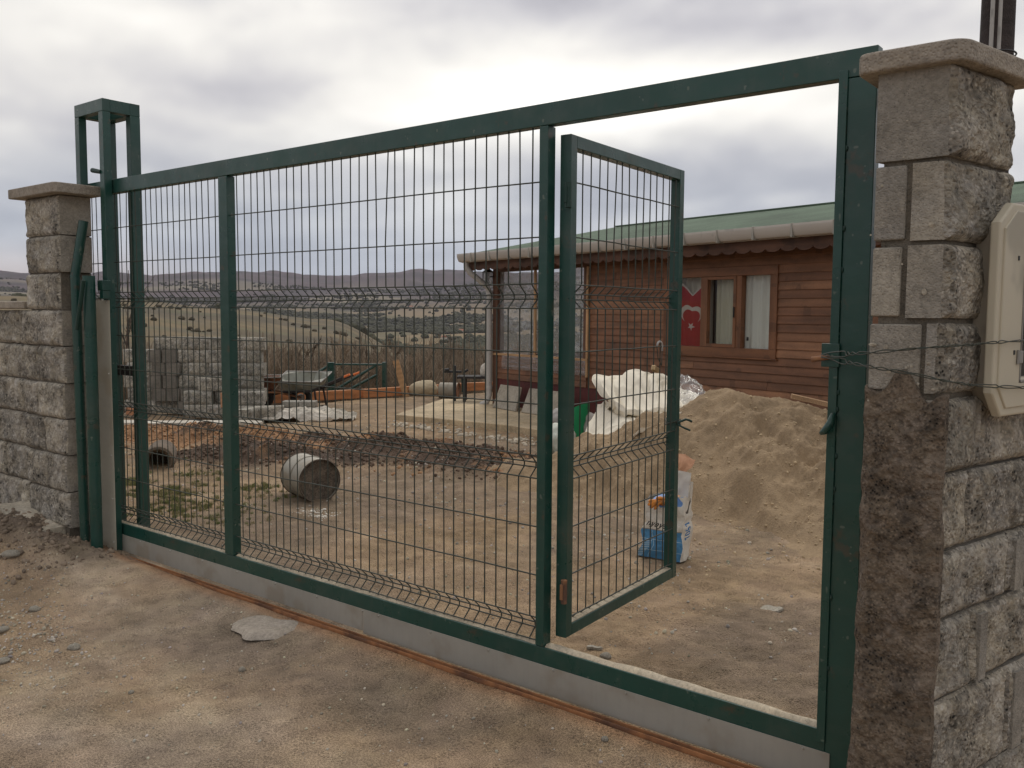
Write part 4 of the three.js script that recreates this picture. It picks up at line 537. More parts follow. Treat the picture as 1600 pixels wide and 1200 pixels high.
// crumpled white tarpaulin thrown over the left end of the heap
function patch(rows, nu, nv, wr, seed) { // smooth surface through a grid of control points
  const R = rows.length, K = rows[0].length, pos = [], uv = [], idx = []; const pt = (i, j) => rows[clamp(i, 0, R - 1)][clamp(j, 0, K - 1)]; const ev = (a, b) => { const fi = a * (R - 1), fj = b * (K - 1), i = Math.min(Math.floor(fi), R - 2), j = Math.min(Math.floor(fj), K - 2), ti = fi - i, tj = fj - j; const o = [0, 0, 0]; for (let c = 0; c < 3; c++) { const q = [-1, 0, 1, 2].map(d => cr(pt(i + d, j - 1)[c], pt(i + d, j)[c], pt(i + d, j + 1)[c], pt(i + d, j + 2)[c], tj)); o[c] = cr(q[0], q[1], q[2], q[3], ti); } return o; };
  for (let i = 0; i <= nv; i++) for (let j = 0; j <= nu; j++) { const a = i / nv, b = j / nu, o = ev(a, b); const cre = (1 - 2 * Math.abs(fbm(b * 4 + seed, a * 3, seed, 3) - 0.5)); const c2 = Math.pow(1 - 2 * Math.abs(fbm(b * 3.1 + a * 2 + seed * 2, a * 5 - b, seed + 20, 2) - 0.5), 9), c3 = Math.pow(1 - 2 * Math.abs(fbm(b * 6 - a * 3, a * 3 + b * 2 + seed, seed + 30, 2) - 0.5), 9); o[1] += wr * (0.5 * (fbm(b * 4 + seed, a * 3, seed + 2, 2) - 0.5) + 0.30 * Math.pow(cre, 8) + 0.42 * c2 - 0.34 * c3); o[0] += wr * 0.28 * (fbm(b * 6, a * 5, seed + 5, 3) - 0.5); o[2] += wr * 0.28 * (fbm(b * 6, a * 5, seed + 8, 3) - 0.5); pos.push(...o); uv.push(b * 1.5, a * 1.5); }
  for (let i = 0; i < nv; i++) for (let j = 0; j < nu; j++) { const o = i * (nu + 1) + j; idx.push(o, o + 1, o + nu + 1, o + 1, o + nu + 2, o + nu + 1); }
  const g = new THREE.BufferGeometry(); g.setAttribute('position', new THREE.Float32BufferAttribute(pos, 3)); g.setAttribute('uv', new THREE.Float32BufferAttribute(uv, 2)); g.setIndex(idx); g.computeVertexNormals(); return g;
}
const PX = (u, v, q) => { const s = (u - 800) / 1390 * q, y = 1.466 - (v - 491) / 1390 * q; return SQ(s, q, y); };
tag(mesh('tarpaulin', patch([
  [SQ(1.00, 9.0, 0.84), SQ(1.22, 8.9, 0.85), SQ(1.50, 8.75, 0.86), SQ(1.70, 8.6, 0.70), SQ(1.90, 8.5, 0.60)],
  [SQ(0.78, 8.7, 0.875), SQ(1.00, 8.55, 0.87), SQ(1.27, 8.4, 0.89), SQ(1.50, 8.25, 0.76), SQ(1.76, 8.1, 0.64)],
  [SQ(0.82, 8.45, 0.70), SQ(0.99, 8.2, 0.66), SQ(1.22, 8.05, 0.64), SQ(1.42, 7.9, 0.68), SQ(1.64, 7.8, 0.66)],
  [SQ(0.90, 8.35, 0.60), SQ(1.02, 8.05, 0.57), SQ(1.20, 7.9, 0.56), SQ(1.38, 7.75, 0.62), SQ(1.56, 7.65, 0.64)],
  [SQ(0.86, 8.65, 0.60), SQ(0.98, 8.4, 0.55), SQ(1.16, 8.1, 0.56), SQ(1.33, 7.85, 0.60), SQ(1.50, 7.65, 0.62)],
  [SQ(0.80, 8.6, 0.52), SQ(0.94, 8.2, 0.50), SQ(1.10, 7.85, 0.52), SQ(1.26, 7.65, 0.57), SQ(1.44, 7.5, 0.60)],
  [SQ(0.62, 8.3, 0.24), SQ(0.76, 8.1, 0.36), SQ(0.95, 7.75, 0.42), SQ(1.10, 7.5, 0.47), SQ(1.24, 7.4, 0.55)],
  [SQ(0.52, 8.0, 0.14), SQ(0.62, 7.8, 0.20), SQ(0.80, 7.55, 0.33), SQ(0.95, 7.4, 0.36), SQ(1.02, 7.3, 0.46)]], 160, 200, 0.10, 3), MT.tarp), 'large crumpled cream tarpaulin thrown over the left end of the sand heap', 'tarpaulin');
tag(mesh('plastic_film', patch([[SQ(1.50, 8.4, 0.86), SQ(1.62, 8.3, 0.90), SQ(1.74, 8.2, 0.80)], [SQ(1.5, 8.1, 0.76), SQ(1.64, 8.0, 0.84), SQ(1.76, 7.9, 0.72)], [SQ(1.5, 7.8, 0.66), SQ(1.62, 7.7, 0.72), SQ(1.72, 7.6, 0.66)]], 30, 30, 0.06, 9), plastic), 'crumpled clear plastic film at the upper right end of the tarpaulin', 'plastic film');
tag(mesh('timber_offcut', (() => { const g = new THREE.BoxGeometry(0.66, 0.035, 0.09); const m = uvm(g, 3); m.rotateZ(-0.21); m.rotateY(VIEW - 0.25); const c = SQ(2.62, 7.25, 0.735); m.translate(...c); return m; })(), MT.plank), 'short timber plank lying on the right side of the sand heap', 'plank');
// cement bag with gloves lying on it
const bag = thing('paper_sack', 'opened white and blue printed paper sack standing behind the open mesh door', 'sack', SQ(0.935, 5.3, 0), VIEW - 0.55);
{ const cv = document.createElement('canvas'); cv.width = 512; cv.height = 768; const c = cv.getContext('2d'); c.fillStyle = '#d8d3c8'; c.fillRect(0, 0, 512, 768); c.fillStyle = '#4f8ab6'; c.fillRect(0, 400, 512, 368); c.fillStyle = '#8f8d88'; c.fillRect(0, 388, 512, 12); c.strokeStyle = '#bcd3e0'; c.lineWidth = 5; for (const y of [520, 660]) { c.beginPath(); c.moveTo(0, y); c.lineTo(512, y); c.stroke(); } for (const x of [150, 330]) { c.beginPath(); c.moveTo(x, 410); c.lineTo(x, 768); c.stroke(); } c.lineWidth = 9; for (let i = 0; i < 9; i++) { c.beginPath(); c.moveTo(0, 560 + i * 26); c.lineTo(130 - i * 7, 540 + i * 26); c.stroke(); } c.fillStyle = '#2b2a2c'; c.font = 'bold 96px sans-serif'; c.save(); c.translate(24, 345); c.rotate(0.09); c.fillText('nyoyev', 0, 0); c.restore();
  c.fillStyle = '#6a94cf'; c.beginPath(); c.ellipse(330, 60, 160, 60, 0, 0, 7); c.fill(); const t = new THREE.CanvasTexture(cv); t.colorSpace = THREE.SRGBColorSpace;
  const cs = document.createElement('canvas'); cs.width = 192; cs.height = 768; const d = cs.getContext('2d'); d.fillStyle = '#dad4c8'; d.fillRect(0, 0, 192, 768); d.save(); d.translate(136, 520); d.rotate(-Math.PI / 2); d.fillStyle = '#3a76ad'; d.font = 'bold 104px sans-serif'; d.fillText('1051', 0, 0); d.restore(); d.fillStyle = '#55504a'; d.save(); d.translate(60, 150); d.rotate(-0.6); d.fillRect(0, 0, 120, 26); d.restore(); const t2 = new THREE.CanvasTexture(cs); t2.colorSpace = THREE.SRGBColorSpace;
  const W = 0.25, D = 0.14, Hh = 0.37; const shape = (g, seed) => { const p = g.attributes.position; for (let i = 0; i < p.count; i++) { let x = p.getX(i), y = p.getY(i), z = p.getZ(i); const v = y / Hh, bulge = Math.sin(Math.PI * clamp(v)) * 0.012; x += (x > 0 ? 1 : -1) * bulge * 0.3 + (-0.035) * sst(0.25, 0, v) * (x < 0 ? 1 : 0) + (x > 0 ? 0.012 * v : 0.02 * v); z += (z > 0 ? 1 : -1) * bulge + 0.045 * (fbm(x * 13 + seed, y * 12, 3, 3) - 0.5); x += 0.03 * (fbm(z * 14 + seed, y * 13, 6, 3) - 0.5) - 0.012 * Math.exp(-Math.pow((v - 0.62) / 0.05, 2)) * (x > 0 ? 1 : -1); if (v > 0.8) { y += 0.05 * (fbm(x * 20, z * 20, 5, 3) - 0.5) + (x > 0 ? 0.10 * (v - 0.8) * 5 * (z < 0 ? 1 : 0.2) : 0); } p.setXYZ(i, x, y, z); } g.computeVertexNormals(); return g; };
  const face = (w, r, tx, tz, nu) => { const g = new THREE.PlaneGeometry(w, Hh, nu, 30); g.translate(0, Hh / 2, 0); g.rotateY(r); g.translate(tx, 0, tz); return g; };
  const pm = std({ map: t, roughness: 0.7, side: THREE.DoubleSide, bumpMap: sc(TX.softB, 2), bumpScale: 0.015 }), pm2 = std({ map: t2, roughness: 0.7, side: THREE.DoubleSide, bumpMap: sc(TX.softB, 2), bumpScale: 0.015 }), white = std({ color: C(0.68, 0.65, 0.59), roughness: 0.75, side: THREE.DoubleSide });
  mesh('printed_front', shape(face(W, 0, 0, D / 2, 24), 1), pm, bag); mesh('printed_side', shape(face(D, Math.PI / 2, W / 2, 0, 12), 1), pm2, bag); mesh('back', shape(face(W, Math.PI, 0, -D / 2, 24), 1), white, bag); mesh('side', shape(face(D, -Math.PI / 2, -W / 2, 0, 12), 1), white, bag);
  mesh('folded_top', (() => { const g = new THREE.PlaneGeometry(0.10, 0.17, 14, 14), p = g.attributes.position; for (let i = 0; i < p.count; i++) p.setZ(i, 0.03 * (fbm(p.getX(i) * 16, p.getY(i) * 16, 2, 3) - 0.5) + 0.02 * Math.sin(p.getX(i) * 30)); g.translate(0.09, 0.44, -0.05); g.computeVertexNormals(); return g; })(), white, bag);
  mesh('inner_top', (() => { const g = new THREE.PlaneGeometry(0.2, 0.1, 14, 8); g.rotateX(-1.2); const p = g.attributes.position; for (let i = 0; i < p.count; i++) p.setY(i, p.getY(i) + 0.02 * (fbm(p.getX(i) * 20, p.getZ(i) * 20, 7, 3) - 0.5)); g.translate(0.02, 0.355, 0.0); g.computeVertexNormals(); return g; })(), std({ color: C(0.24, 0.36, 0.62), roughness: 0.7, side: THREE.DoubleSide }), bag);
}
{ const gl = thing('work_glove', 'orange rubber work glove hanging over the top of the paper sack', 'glove', SQ(0.865, 5.22, 0.345), VIEW - 0.1); const palm = new THREE.SphereGeometry(0.036, 16, 12); palm.scale(1.5, 0.7, 0.9); palm.translate(0.045, 0.012, 0); mesh('palm', uvm(palm), MT.orange, gl); const F = [[-0.055, 0.022, 0.02, 0.012], [-0.06, 0.0, 0.028, 0.0125], [-0.045, -0.018, 0.034, 0.0125], [-0.015, -0.028, 0.036, 0.011]]; for (const [x, y, z, r] of F) mesh('finger', tube([[0.03, 0.016, z * 0.6], [mix(0.03, x, 0.5), 0.018 + y * 0.3, z * 0.85], [x, y, z], [x - 0.008, y - 0.006, z]], [r * 1.05, r * 1.08, r * 0.95, r * 0.5], 10), MT.orange, gl); gl.scale.setScalar(0.82); mesh('thumb', tube([[0.06, 0.03, 0.0], [0.02, 0.045, 0.01], [-0.005, 0.044, 0.016], [-0.01, 0.043, 0.017]], [0.013, 0.013, 0.011, 0.005], 10), MT.orange, gl); mesh('cuff', cyl([0.07, 0.014, 0], [0.16, 0.02, -0.02], 0.034, 0.042, 16), MT.orange, gl); }
tag(mesh('paper_scrap', patch([[SQ(1.10, 5.9, 0.535), SQ(1.15, 5.9, 0.54), SQ(1.22, 5.85, 0.50)], [SQ(1.09, 5.8, 0.47), SQ(1.14, 5.82, 0.48), SQ(1.18, 5.8, 0.455)], [SQ(1.085, 5.76, 0.40), SQ(1.10, 5.78, 0.41), SQ(1.12, 5.78, 0.42)]], 16, 16, 0.02, 5), std({ color: C(0.42, 0.215, 0.12), roughness: 0.8, side: THREE.DoubleSide })), 'torn brown paper scrap sticking out of the sand behind the sack', 'paper scrap');

// drum, pipe pieces
function drum(pos, turn, r, L, name, label, m1, m2, dented) {
  const t = thing(name, label, 'drum', pos, turn); const g = new THREE.CylinderGeometry(r, r, L, 40, 12, true); g.rotateX(Math.PI / 2); const p = g.attributes.position; for (let i = 0; i < p.count; i++) { const k = 1 + 0.02 * (fbm(p.getX(i) * 5, p.getZ(i) * 5, 3, 3) - 0.5) * (dented ? 2 : 1); p.setX(i, p.getX(i) * k); p.setY(i, p.getY(i) * k); } g.computeVertexNormals(); g.translate(0, r * 0.93, 0); mesh('shell', uvm(g, 3), m1, t);
  for (const z of [-L / 2, L / 2]) { const q = new THREE.TorusGeometry(r, r * 0.035, 8, 44); q.translate(0, r * 0.93, z); mesh('rim', uvm(q), m2, t); } const e = new THREE.CircleGeometry(r * 0.98, 36); e.translate(0, r * 0.93, L / 2 - r * 0.16); mesh('lid', uvm(e, 1), m2, t); const e2 = new THREE.CircleGeometry(r * 0.98, 36); e2.rotateY(Math.PI); e2.translate(0, r * 0.93, -L / 2 + 0.02); mesh('lid', uvm(e2, 1), m2, t); mesh('bung', cyl([r * 0.5, r * 1.25, L / 2 - r * 0.16], [r * 0.5, r * 1.25, L / 2 - r * 0.08], r * 0.13, r * 0.12, 14), m2, t); const rb = new THREE.TorusGeometry(r * 1.005, r * 0.03, 8, 44); rb.translate(0, r * 0.93, 0); mesh('rolling_hoop', uvm(rb), m1, t); return t;
}
drum([-5.62, 0.0, -1.84], VIEW + 0.62, 0.168, 0.38, 'steel_drum', 'grey steel drum lying on its side in the dirt behind the gate mesh', std({ map: sc(TX.galvC, 1.2), color: C(1.1, 1.08, 1.05), roughness: 0.6, metalness: 0.2, side: THREE.DoubleSide }), std({ map: sc(TX.rockC, 2.2), color: C(0.19, 0.155, 0.125), roughness: 0.85, side: THREE.DoubleSide, bumpMap: sc(TX.rockB, 2), bumpScale: 0.006 }), true);
{ const t = thing('concrete_pipe', 'short brown pipe piece half buried in dirt left of the drum', 'pipe', [-7.78, 0.085, -1.80], VIEW + 0.3); const g = new THREE.LatheGeometry([[0, -0.3], [0.135, -0.3], [0.138, 0.2], [0.09, 0.2], [0.085, -0.05], [0, -0.06]].map(a => new THREE.Vector2(...a)), 28); g.rotateX(Math.PI / 2); mesh('pipe', uvm(g, 2), std({ map: sc(TX.conC, 2), color: C(0.2, 0.155, 0.115), side: THREE.DoubleSide }), t); }
drum([-10.42, 0.0, -8.72], VIEW + 1.35, 0.14, 0.33, 'steel_drum', 'small grey drum lying by the orange edge beam near the cabin corner', std({ map: sc(TX.galvC, 1.2), color: C(0.85, 0.8, 0.72), roughness: 0.6, side: THREE.DoubleSide }), MT.rust, false);

// stack of concrete blocks: separate blocks
function yardBlock(x, y, z, turn, label, group, o = {}) { const L = o.L || 0.39, H = o.H || 0.178, D = o.D || 0.19; const b = mesh('concrete_block', yardBlock.g[(yardBlock.n++) % 4], MT.paver); b.scale.set(L / 0.39, H / 0.178, D / 0.19); b.position.set(x, y, z); b.rotation.y = turn; b.material = o.m || yardBlock.m[yardBlock.n % 3]; tag(b, label, 'concrete block', group); return b; }
yardBlock.n = 0; yardBlock.g = [0, 1, 2, 3].map(i => { const g = blockGeo(0.388, 0.178, 0.19, 200 + i * 9, 14, 7, 0.012); g.translate(-0.194, 0, 0.095); return g; }); yardBlock.m = [[0.52, 0.505, 0.465], [0.45, 0.44, 0.405], [0.57, 0.55, 0.50]].map(c => std({ map: sc(TX.rockC, 1.4), color: C(...c), bumpMap: sc(TX.rockB, 2), bumpScale: 0.01 }));
const darkBlock = std({ map: sc(TX.conC, 1.4), color: C(0.24, 0.225, 0.2) });
const ORD = ['bottom', 'second', 'third', 'fourth', 'fifth', 'top'];
{ const q0 = 12.75; for (let row = 0; row < 6; row++) for (let k = 0; k < 5; k++) { if (row === 5 && k === 0) continue; const s = -5.36 + k * 0.398 + (row % 2) * 0.05, y = 0.02 + row * 0.182; const c = SQ(s, q0 - k * 0.02, y); const turned = (k === 1 && row > 0 && row < 5) || (k === 2 && row < 2); if (turned) { for (const d of [-0.1, 0.1]) { const c2 = SQ(s + d, q0 - 0.03, y); yardBlock(...c2, VIEW + 0.06 + Math.PI / 2, `end-on block, ${d < 0 ? 'left' : 'right'} one of the ${k === 1 ? 'left' : 'middle'} pair in the ${ORD[row]} row of the tall stack`, 'concrete blocks of the tall stack', { m: darkBlock, L: 0.36 }); } } else yardBlock(...c, VIEW + 0.06 + (hash(row, k, 3) - 0.5) * 0.05, `rough grey block, ${['leftmost', 'second from the left', 'middle one', 'second from the right', 'rightmost'][k]} in the ${ORD[row]} row of the tall stack`, 'concrete blocks of the tall stack'); } }
{ const P = [[-4.32, 12.2, 0, 0], [-4.32, 12.2, 0.182, 0.02], [-4.12, 12.25, 0.364, 0.05], [-3.96, 12.1, 0, 0.1], [-3.90, 12.3, 0.182, -0.1], [-3.66, 12.0, 0, 0.2], [-3.60, 12.15, 0.182, 0.1], [-3.5, 11.7, 0, 1.4], [-3.3, 12.0, 0, 0.3]]; const w = ['lower rough block in front of the tall stack', 'upper rough block in front of the tall stack', 'topmost block of the small pile beside the tall stack', 'block at the foot of the middle gate post behind the mesh', 'block on the second layer right of the tall stack', 'bottom block of the right pair beside the wheelbarrow', 'top block of the right pair beside the wheelbarrow', 'upright-turned block nearest the gate by the stack', 'rightmost loose block beside the rusty wheelbarrow']; P.forEach(([s, q, y, a], i) => yardBlock(...SQ(s, q, y + 0.02), VIEW + a, 'grey concrete ' + w[i], null)); }
tag(mesh('clay_brick', uvm(new RoundedBoxGeometry(0.09, 0.2, 0.1, 1, 0.006)), std({ map: sc(TX.conC, 3), color: C(0.62, 0.33, 0.19) })), 'orange clay brick standing on end beside the block pile', 'brick').position.set(...SQ(-3.84, 11.85, 0.29));
tag(mesh('clay_brick', uvm(new RoundedBoxGeometry(0.2, 0.1, 0.1, 1, 0.006)), std({ map: sc(TX.conC, 3), color: C(0.62, 0.30, 0.16) })), 'orange clay brick lying at the foot of the tall block stack', 'brick').position.set(...SQ(-5.28, 12.3, 0.08));
for (let i = 0; i < 4; i++) { const r = i >> 1, k = i & 1; const g = new RoundedBoxGeometry(0.235, 0.085, 0.2, 2, 0.014); const b = mesh('kerb_stone', uvm(g, i), MT.paver); b.position.set(...SQ(-3.20 + k * 0.245, 12.8 + 0.02 * k, 0.06 + r * 0.09)); b.rotation.y = VIEW + (hash(i, 2, 2) - 0.5) * 0.06; tag(b, `grey kerb stone, ${['lower left', 'lower right', 'upper left', 'upper right'][i]} of the four stacked below the grey wheelbarrow`, 'kerb stone'); }
tag(mesh('plastic_sheet_heap', patch([[SQ(-3.4, 12.5, 0.01), SQ(-3.0, 12.5, 0.06), SQ(-2.6, 12.45, 0.10), SQ(-2.2, 12.4, 0.05)], [SQ(-3.6, 12.1, 0.02), SQ(-3.1, 12.15, 0.10), SQ(-2.6, 12.1, 0.12), SQ(-2.15, 12.2, 0.05)], [SQ(-3.8, 11.8, 0.02), SQ(-3.2, 11.85, 0.05), SQ(-2.7, 11.9, 0.03), SQ(-2.2, 12.0, 0.02)]], 80, 60, 0.11, 4), MT.sheet), 'crumpled whitish plastic sheet on the ground below the kerb stones', 'plastic sheet');
tag(mesh('pale_board', [(() => { const g = uvm(new THREE.BoxGeometry(2.7, 0.03, 0.28, 30, 1, 3)); const p = g.attributes.position; for (let i = 0; i < p.count; i++) p.setY(i, p.getY(i) + 0.05 * (fbm(p.getX(i) * 1.2, 2, 3, 3) - 0.5)); g.rotateY(VIEW); g.translate(...SQ(-4.55, 11.25, 0.06)); return g; })()], MT.sheet), 'long pale board lying on the dirt in front of the tall block stack', 'board');

// orange edge beams, beyond them the slope
[[[-12.35, -4.2], [-11.93, -6.05]], [[-11.86, -6.1], [-11.5, -7.6]], [[-11.48, -7.66], [-11.2, -9.3]], [[-11.18, -9.36], [-10.75, -10.6]]].forEach(([a, b], i) => { const dx = b[0] - a[0], dz = b[1] - a[1], L = Math.hypot(dx, dz); const g = bx(-L / 2, L / 2, 0, 0.15, -0.05, 0.05, 0.004); const m = mesh('edge_beam', g, std({ map: sc(TX.woodC, 0.8), color: C(0.70, 0.31, 0.135), roughness: 0.75 })); m.position.set((a[0] + b[0]) / 2, 0.01 + (i > 2 ? 0.01 : 0), (a[1] + b[1]) / 2); m.rotation.y = Math.atan2(-dz, dx); tag(m, ['orange painted edge beam behind the rusty wheelbarrow', 'orange painted edge beam behind the grey wheelbarrow', 'orange painted edge beam below the green railing', 'orange painted edge beam behind the drum near the cabin corner'][i], 'beam'); });
{ const r = thing('green_railing', 'dark green steel railing with slanting bars at the far edge of the yard', 'railing', SQ(-2.95, 15.9, 0), VIEW); const h = 0.56; mesh('post', bx(-0.36, -0.24, 0.0, h + 0.02, -0.05, 0.05, 0.004, true), MT.paint, r); mesh('post', bx(0.62, 0.70, 0, h + 0.03, -0.05, 0.05, 0.004, true), MT.paint, r); mesh('post', bx(0.50, 0.53, 0, h, -0.04, 0.0, 0.003, true), MT.paint, r); mesh('top_bar', bx(-0.24, 0.62, h - 0.03, h, -0.03, 0.03, 0.003), MT.paint, r); mesh('bottom_bar', bx(-0.24, 0.62, 0.06, 0.09, -0.03, 0.03, 0.003), MT.paint, r);
  for (const [x0, y0, x1, y1] of [[-1.2, -0.02, -0.34, h - 0.04], [-0.95, -0.05, -0.3, h - 0.28], [-0.2, 0.1, 0.5, h - 0.03], [0.0, 0.08, 0.52, 0.36]]) mesh('slanting_bar', cyl([x0, y0, 0], [x1, y1, 0], 0.024, 0.024, 8), MT.paint, r); }
tag(mesh('stake', cyl(SQ(-4.36, 14.6, -0.05), SQ(-4.36, 14.6, 0.52), 0.045, 0.045, 10), MT.paint), 'short green post stake behind the right end of the block stack', 'stake');
tag(mesh('scaffold_board', (() => { const g = uvm(new THREE.BoxGeometry(0.11, 0.75, 0.03), 2); g.rotateZ(0.28); g.rotateY(VIEW); g.translate(...SQ(-1.95, 15.6, 0.28)); return g; })(), MT.batten), 'pale timber board leaning at the yard edge right of the green railing', 'board');
tag(mesh('leaning_bar', cyl(SQ(-4.08, 13.2, 0.05), SQ(-4.30, 13.3, 0.78), 0.022, 0.02, 8), MT.dark), 'dark bar leaning against the right end of the block stack', 'bar');
{ // full sack
  const g = new THREE.SphereGeometry(0.25, 36, 24); const p = g.attributes.position; for (let i = 0; i < p.count; i++) { let x = p.getX(i) * 1.1, y = p.getY(i) * 0.62, z = p.getZ(i) * 0.8; const n = fbm(x * 7 + 3, y * 7, z * 7, 4) - 0.5; const k = 1 + n * 0.5; p.setXYZ(i, x * k, Math.max(y * k, -0.1), z * k); } g.computeVertexNormals(); g.rotateY(VIEW); g.translate(...SQ(-1.58, 15.8, 0.12)); tag(mesh('burlap_sack', uvm(g, 2), std({ map: sc(TX.sandC, 2), color: C(0.62, 0.52, 0.36) })), 'lumpy beige sack on the ground left of the small drum', 'sack'); }
{ const b = thing('work_table', 'dark work table with machinery beside the cabin downpipe', 'table', SQ(-0.68, 14.2, 0.02), VIEW); mesh('tabletop', bx(-0.2, 0.34, 0.42, 0.455, -0.2, 0.2, 0.004), MT.dark, b); for (const [x, z] of [[-0.08, 0.16], [0.28, 0.16], [-0.08, -0.16], [0.28, -0.16]]) mesh('leg', bx(x - 0.025, x + 0.025, 0, 0.42, z - 0.025, z + 0.025, 0.003, true), MT.dark, b); mesh('stand', bx(-0.27, -0.22, 0.02, 0.62, 0.0, 0.05, 0.004, true), MT.black, b); mesh('clamp', [bx(-0.42, -0.13, 0.50, 0.535, 0.0, 0.04, 0.004), cyl([-0.40, 0.54, 0.03], [-0.33, 0.55, 0.03], 0.03, 0.03, 10), cyl([-0.1, 0.51, 0.02], [-0.03, 0.55, 0.02], 0.018, 0.018, 8)], MT.black, b); mesh('side_panel', bx(-0.13, -0.1, 0.2, 0.42, -0.14, 0.14, 0.003), MT.paintDark, b); }
tag(mesh('rag_bundle', (() => { const g = new THREE.IcosahedronGeometry(0.1, 3); const p = g.attributes.position; for (let i = 0; i < p.count; i++) { const k = 1 + (fbm(p.getX(i) * 14, p.getY(i) * 14, p.getZ(i) * 14, 3) - 0.5) * 0.8; p.setXYZ(i, p.getX(i) * k * 0.7, p.getY(i) * k * 1.1, p.getZ(i) * k * 0.7); } const q = mergeVertices(g.deleteAttribute('uv').deleteAttribute('normal')); q.computeVertexNormals(); q.translate(...SQ(-0.44, 14.15, 0.56)); return uvm(q, 1); })(), MT.sheet), 'small white rag bundle on the dark work table', 'rag');
function barrow(pos, turn, label, m, legM, tilt, grips) { const t = thing('wheelbarrow', label, 'wheelbarrow', pos, turn); const g = new THREE.BoxGeometry(0.66, 0.2, 0.5, 12, 4, 10), p = g.attributes.position; for (let i = 0; i < p.count; i++) { let x = p.getX(i), y = p.getY(i), z = p.getZ(i); const v = (y + 0.1) / 0.2, k = mix(0.62, 1, v); p.setXYZ(i, x * k + 0.06 * v * (x > 0 ? 1 : 0), y + (v > 0.9 ? -0.03 * (1 - Math.abs(x) / 0.33) * 0 : 0) - (v > 0.7 && Math.hypot(x / 0.31, z / 0.23) < 0.92 ? 0.13 : 0), z * k); } g.computeVertexNormals(); g.translate(0, 0.38, 0); if (tilt) { g.translate(0, -0.38, 0); g.rotateX(tilt); g.translate(0, 0.38, 0); } mesh('tray', uvm(g, 3), m, t);
  const rim = tube([[-0.33, 0.48, -0.25], [0.39, 0.48, -0.25], [0.39, 0.48, 0.25], [-0.33, 0.48, 0.25], [-0.33, 0.48, -0.25]], 0.012, 6); if (tilt) { rim.translate(0, -0.38, 0); rim.rotateX(tilt); rim.translate(0, 0.38, 0); } mesh('rim', rim, MT.grey, t);
  for (const z of [-0.2, 0.2]) { mesh('handle', tube([[0.78, 0.52, z * 1.3], [0.2, 0.27, z], [-0.3, 0.24, z * 0.7], [-0.62, 0.15, z * 0.25]], 0.017, 8), legM, t); if (grips) mesh('grip', cyl([0.73, 0.498, z * 1.27], [0.83, 0.54, z * 1.33], 0.019, 0.017, 10), MT.orangeRed, t); mesh('leg', tube([[0.26, 0.28, z], [0.3, 0.02, z * 1.1], [0.2, 0.0, z * 1.1]], 0.016, 6), legM, t); mesh('fork', cyl([-0.45, 0.2, z * 0.5], [-0.62, 0.15, z * 0.3], 0.014, 0.014, 6), legM, t); }
  const w = new THREE.TorusGeometry(0.12, 0.045, 10, 24); w.translate(-0.62, 0.15, 0); const wm = mesh('wheel', uvm(w), MT.black, t); mesh('hub', cyl([-0.62, 0.15, -0.06], [-0.62, 0.15, 0.06], 0.05, 0.05, 12), MT.grey, wm); return t; }
barrow(SQ(-3.22, 13.6, 0.01), VIEW - 0.12, 'grey steel wheelbarrow with orange grips and a muddy tray', std({ map: sc(TX.galvC, 1.5), color: C(0.75, 0.8, 0.78), roughness: 0.6, side: THREE.DoubleSide }), MT.dark, 0.25, true);
barrow(SQ(-3.86, 13.5, 0.01), VIEW + Math.PI + 0.3, 'rusty brown wheelbarrow behind the loose concrete blocks', std({ map: sc(TX.rustC, 1.5), color: C(0.6, 0.5, 0.45), roughness: 0.85, side: THREE.DoubleSide }), MT.rust, 0, false);

// stone slabs leaning on the cabin, green bucket, bundles
[[0.92, 0.33, 'pale stone slab leaning on the cabin wall, nearest the downpipe'], [1.53, 0.33, 'pale stone slab leaning on the cabin wall, second from the downpipe'], [2.02, 0.28, 'pale stone slab leaning on the cabin wall, behind the gate post']].forEach(([x, a, l], i) => { const t = thing('stone_slab', l, 'stone slab', hp(x - 0.12 * (i === 0 ? 1 : 0), 0.075, 0.36 + i * 0.02), rad(-15) + (i - 1) * 0.08); const g = new RoundedBoxGeometry([0.64, 0.56, 0.36][i], 0.36, 0.035, 2, 0.006); const p = g.attributes.position; for (let k = 0; k < p.count; k++) p.setX(k, p.getX(k) * (1 - 0.14 * (p.getY(k) / 0.36 + 0.5)) ); g.translate(0, 0.18, 0); g.rotateX(-a); mesh('slab', uvm(g, i * 3), std({ map: sc(TX.conC, 1.2), color: C(0.54, 0.50, 0.43), bumpMap: sc(TX.conB, 2), bumpScale: 0.004 }), t); });
{ const g = new THREE.CylinderGeometry(0.15, 0.12, 0.36, 20, 8, true), p = g.attributes.position; for (let i = 0; i < p.count; i++) { const x = p.getX(i), y = p.getY(i), z = p.getZ(i); const k = 1 + 0.2 * (fbm(x * 9, y * 7, z * 9 + 2, 3) - 0.5); p.setXYZ(i, x * k * 0.85, y + (y > 0.15 ? 0.07 * x / 0.15 : 0), z * k); } g.computeVertexNormals(); const b = mesh('green_bag', uvm(g, 2), std({ color: C(0.015, 0.30, 0.12), roughness: 0.45, side: THREE.DoubleSide })); b.position.set(...SQ(0.70, 9.55, 0.27)); tag(b, 'bright green plastic bag standing beside the tarpaulin', 'bag'); }
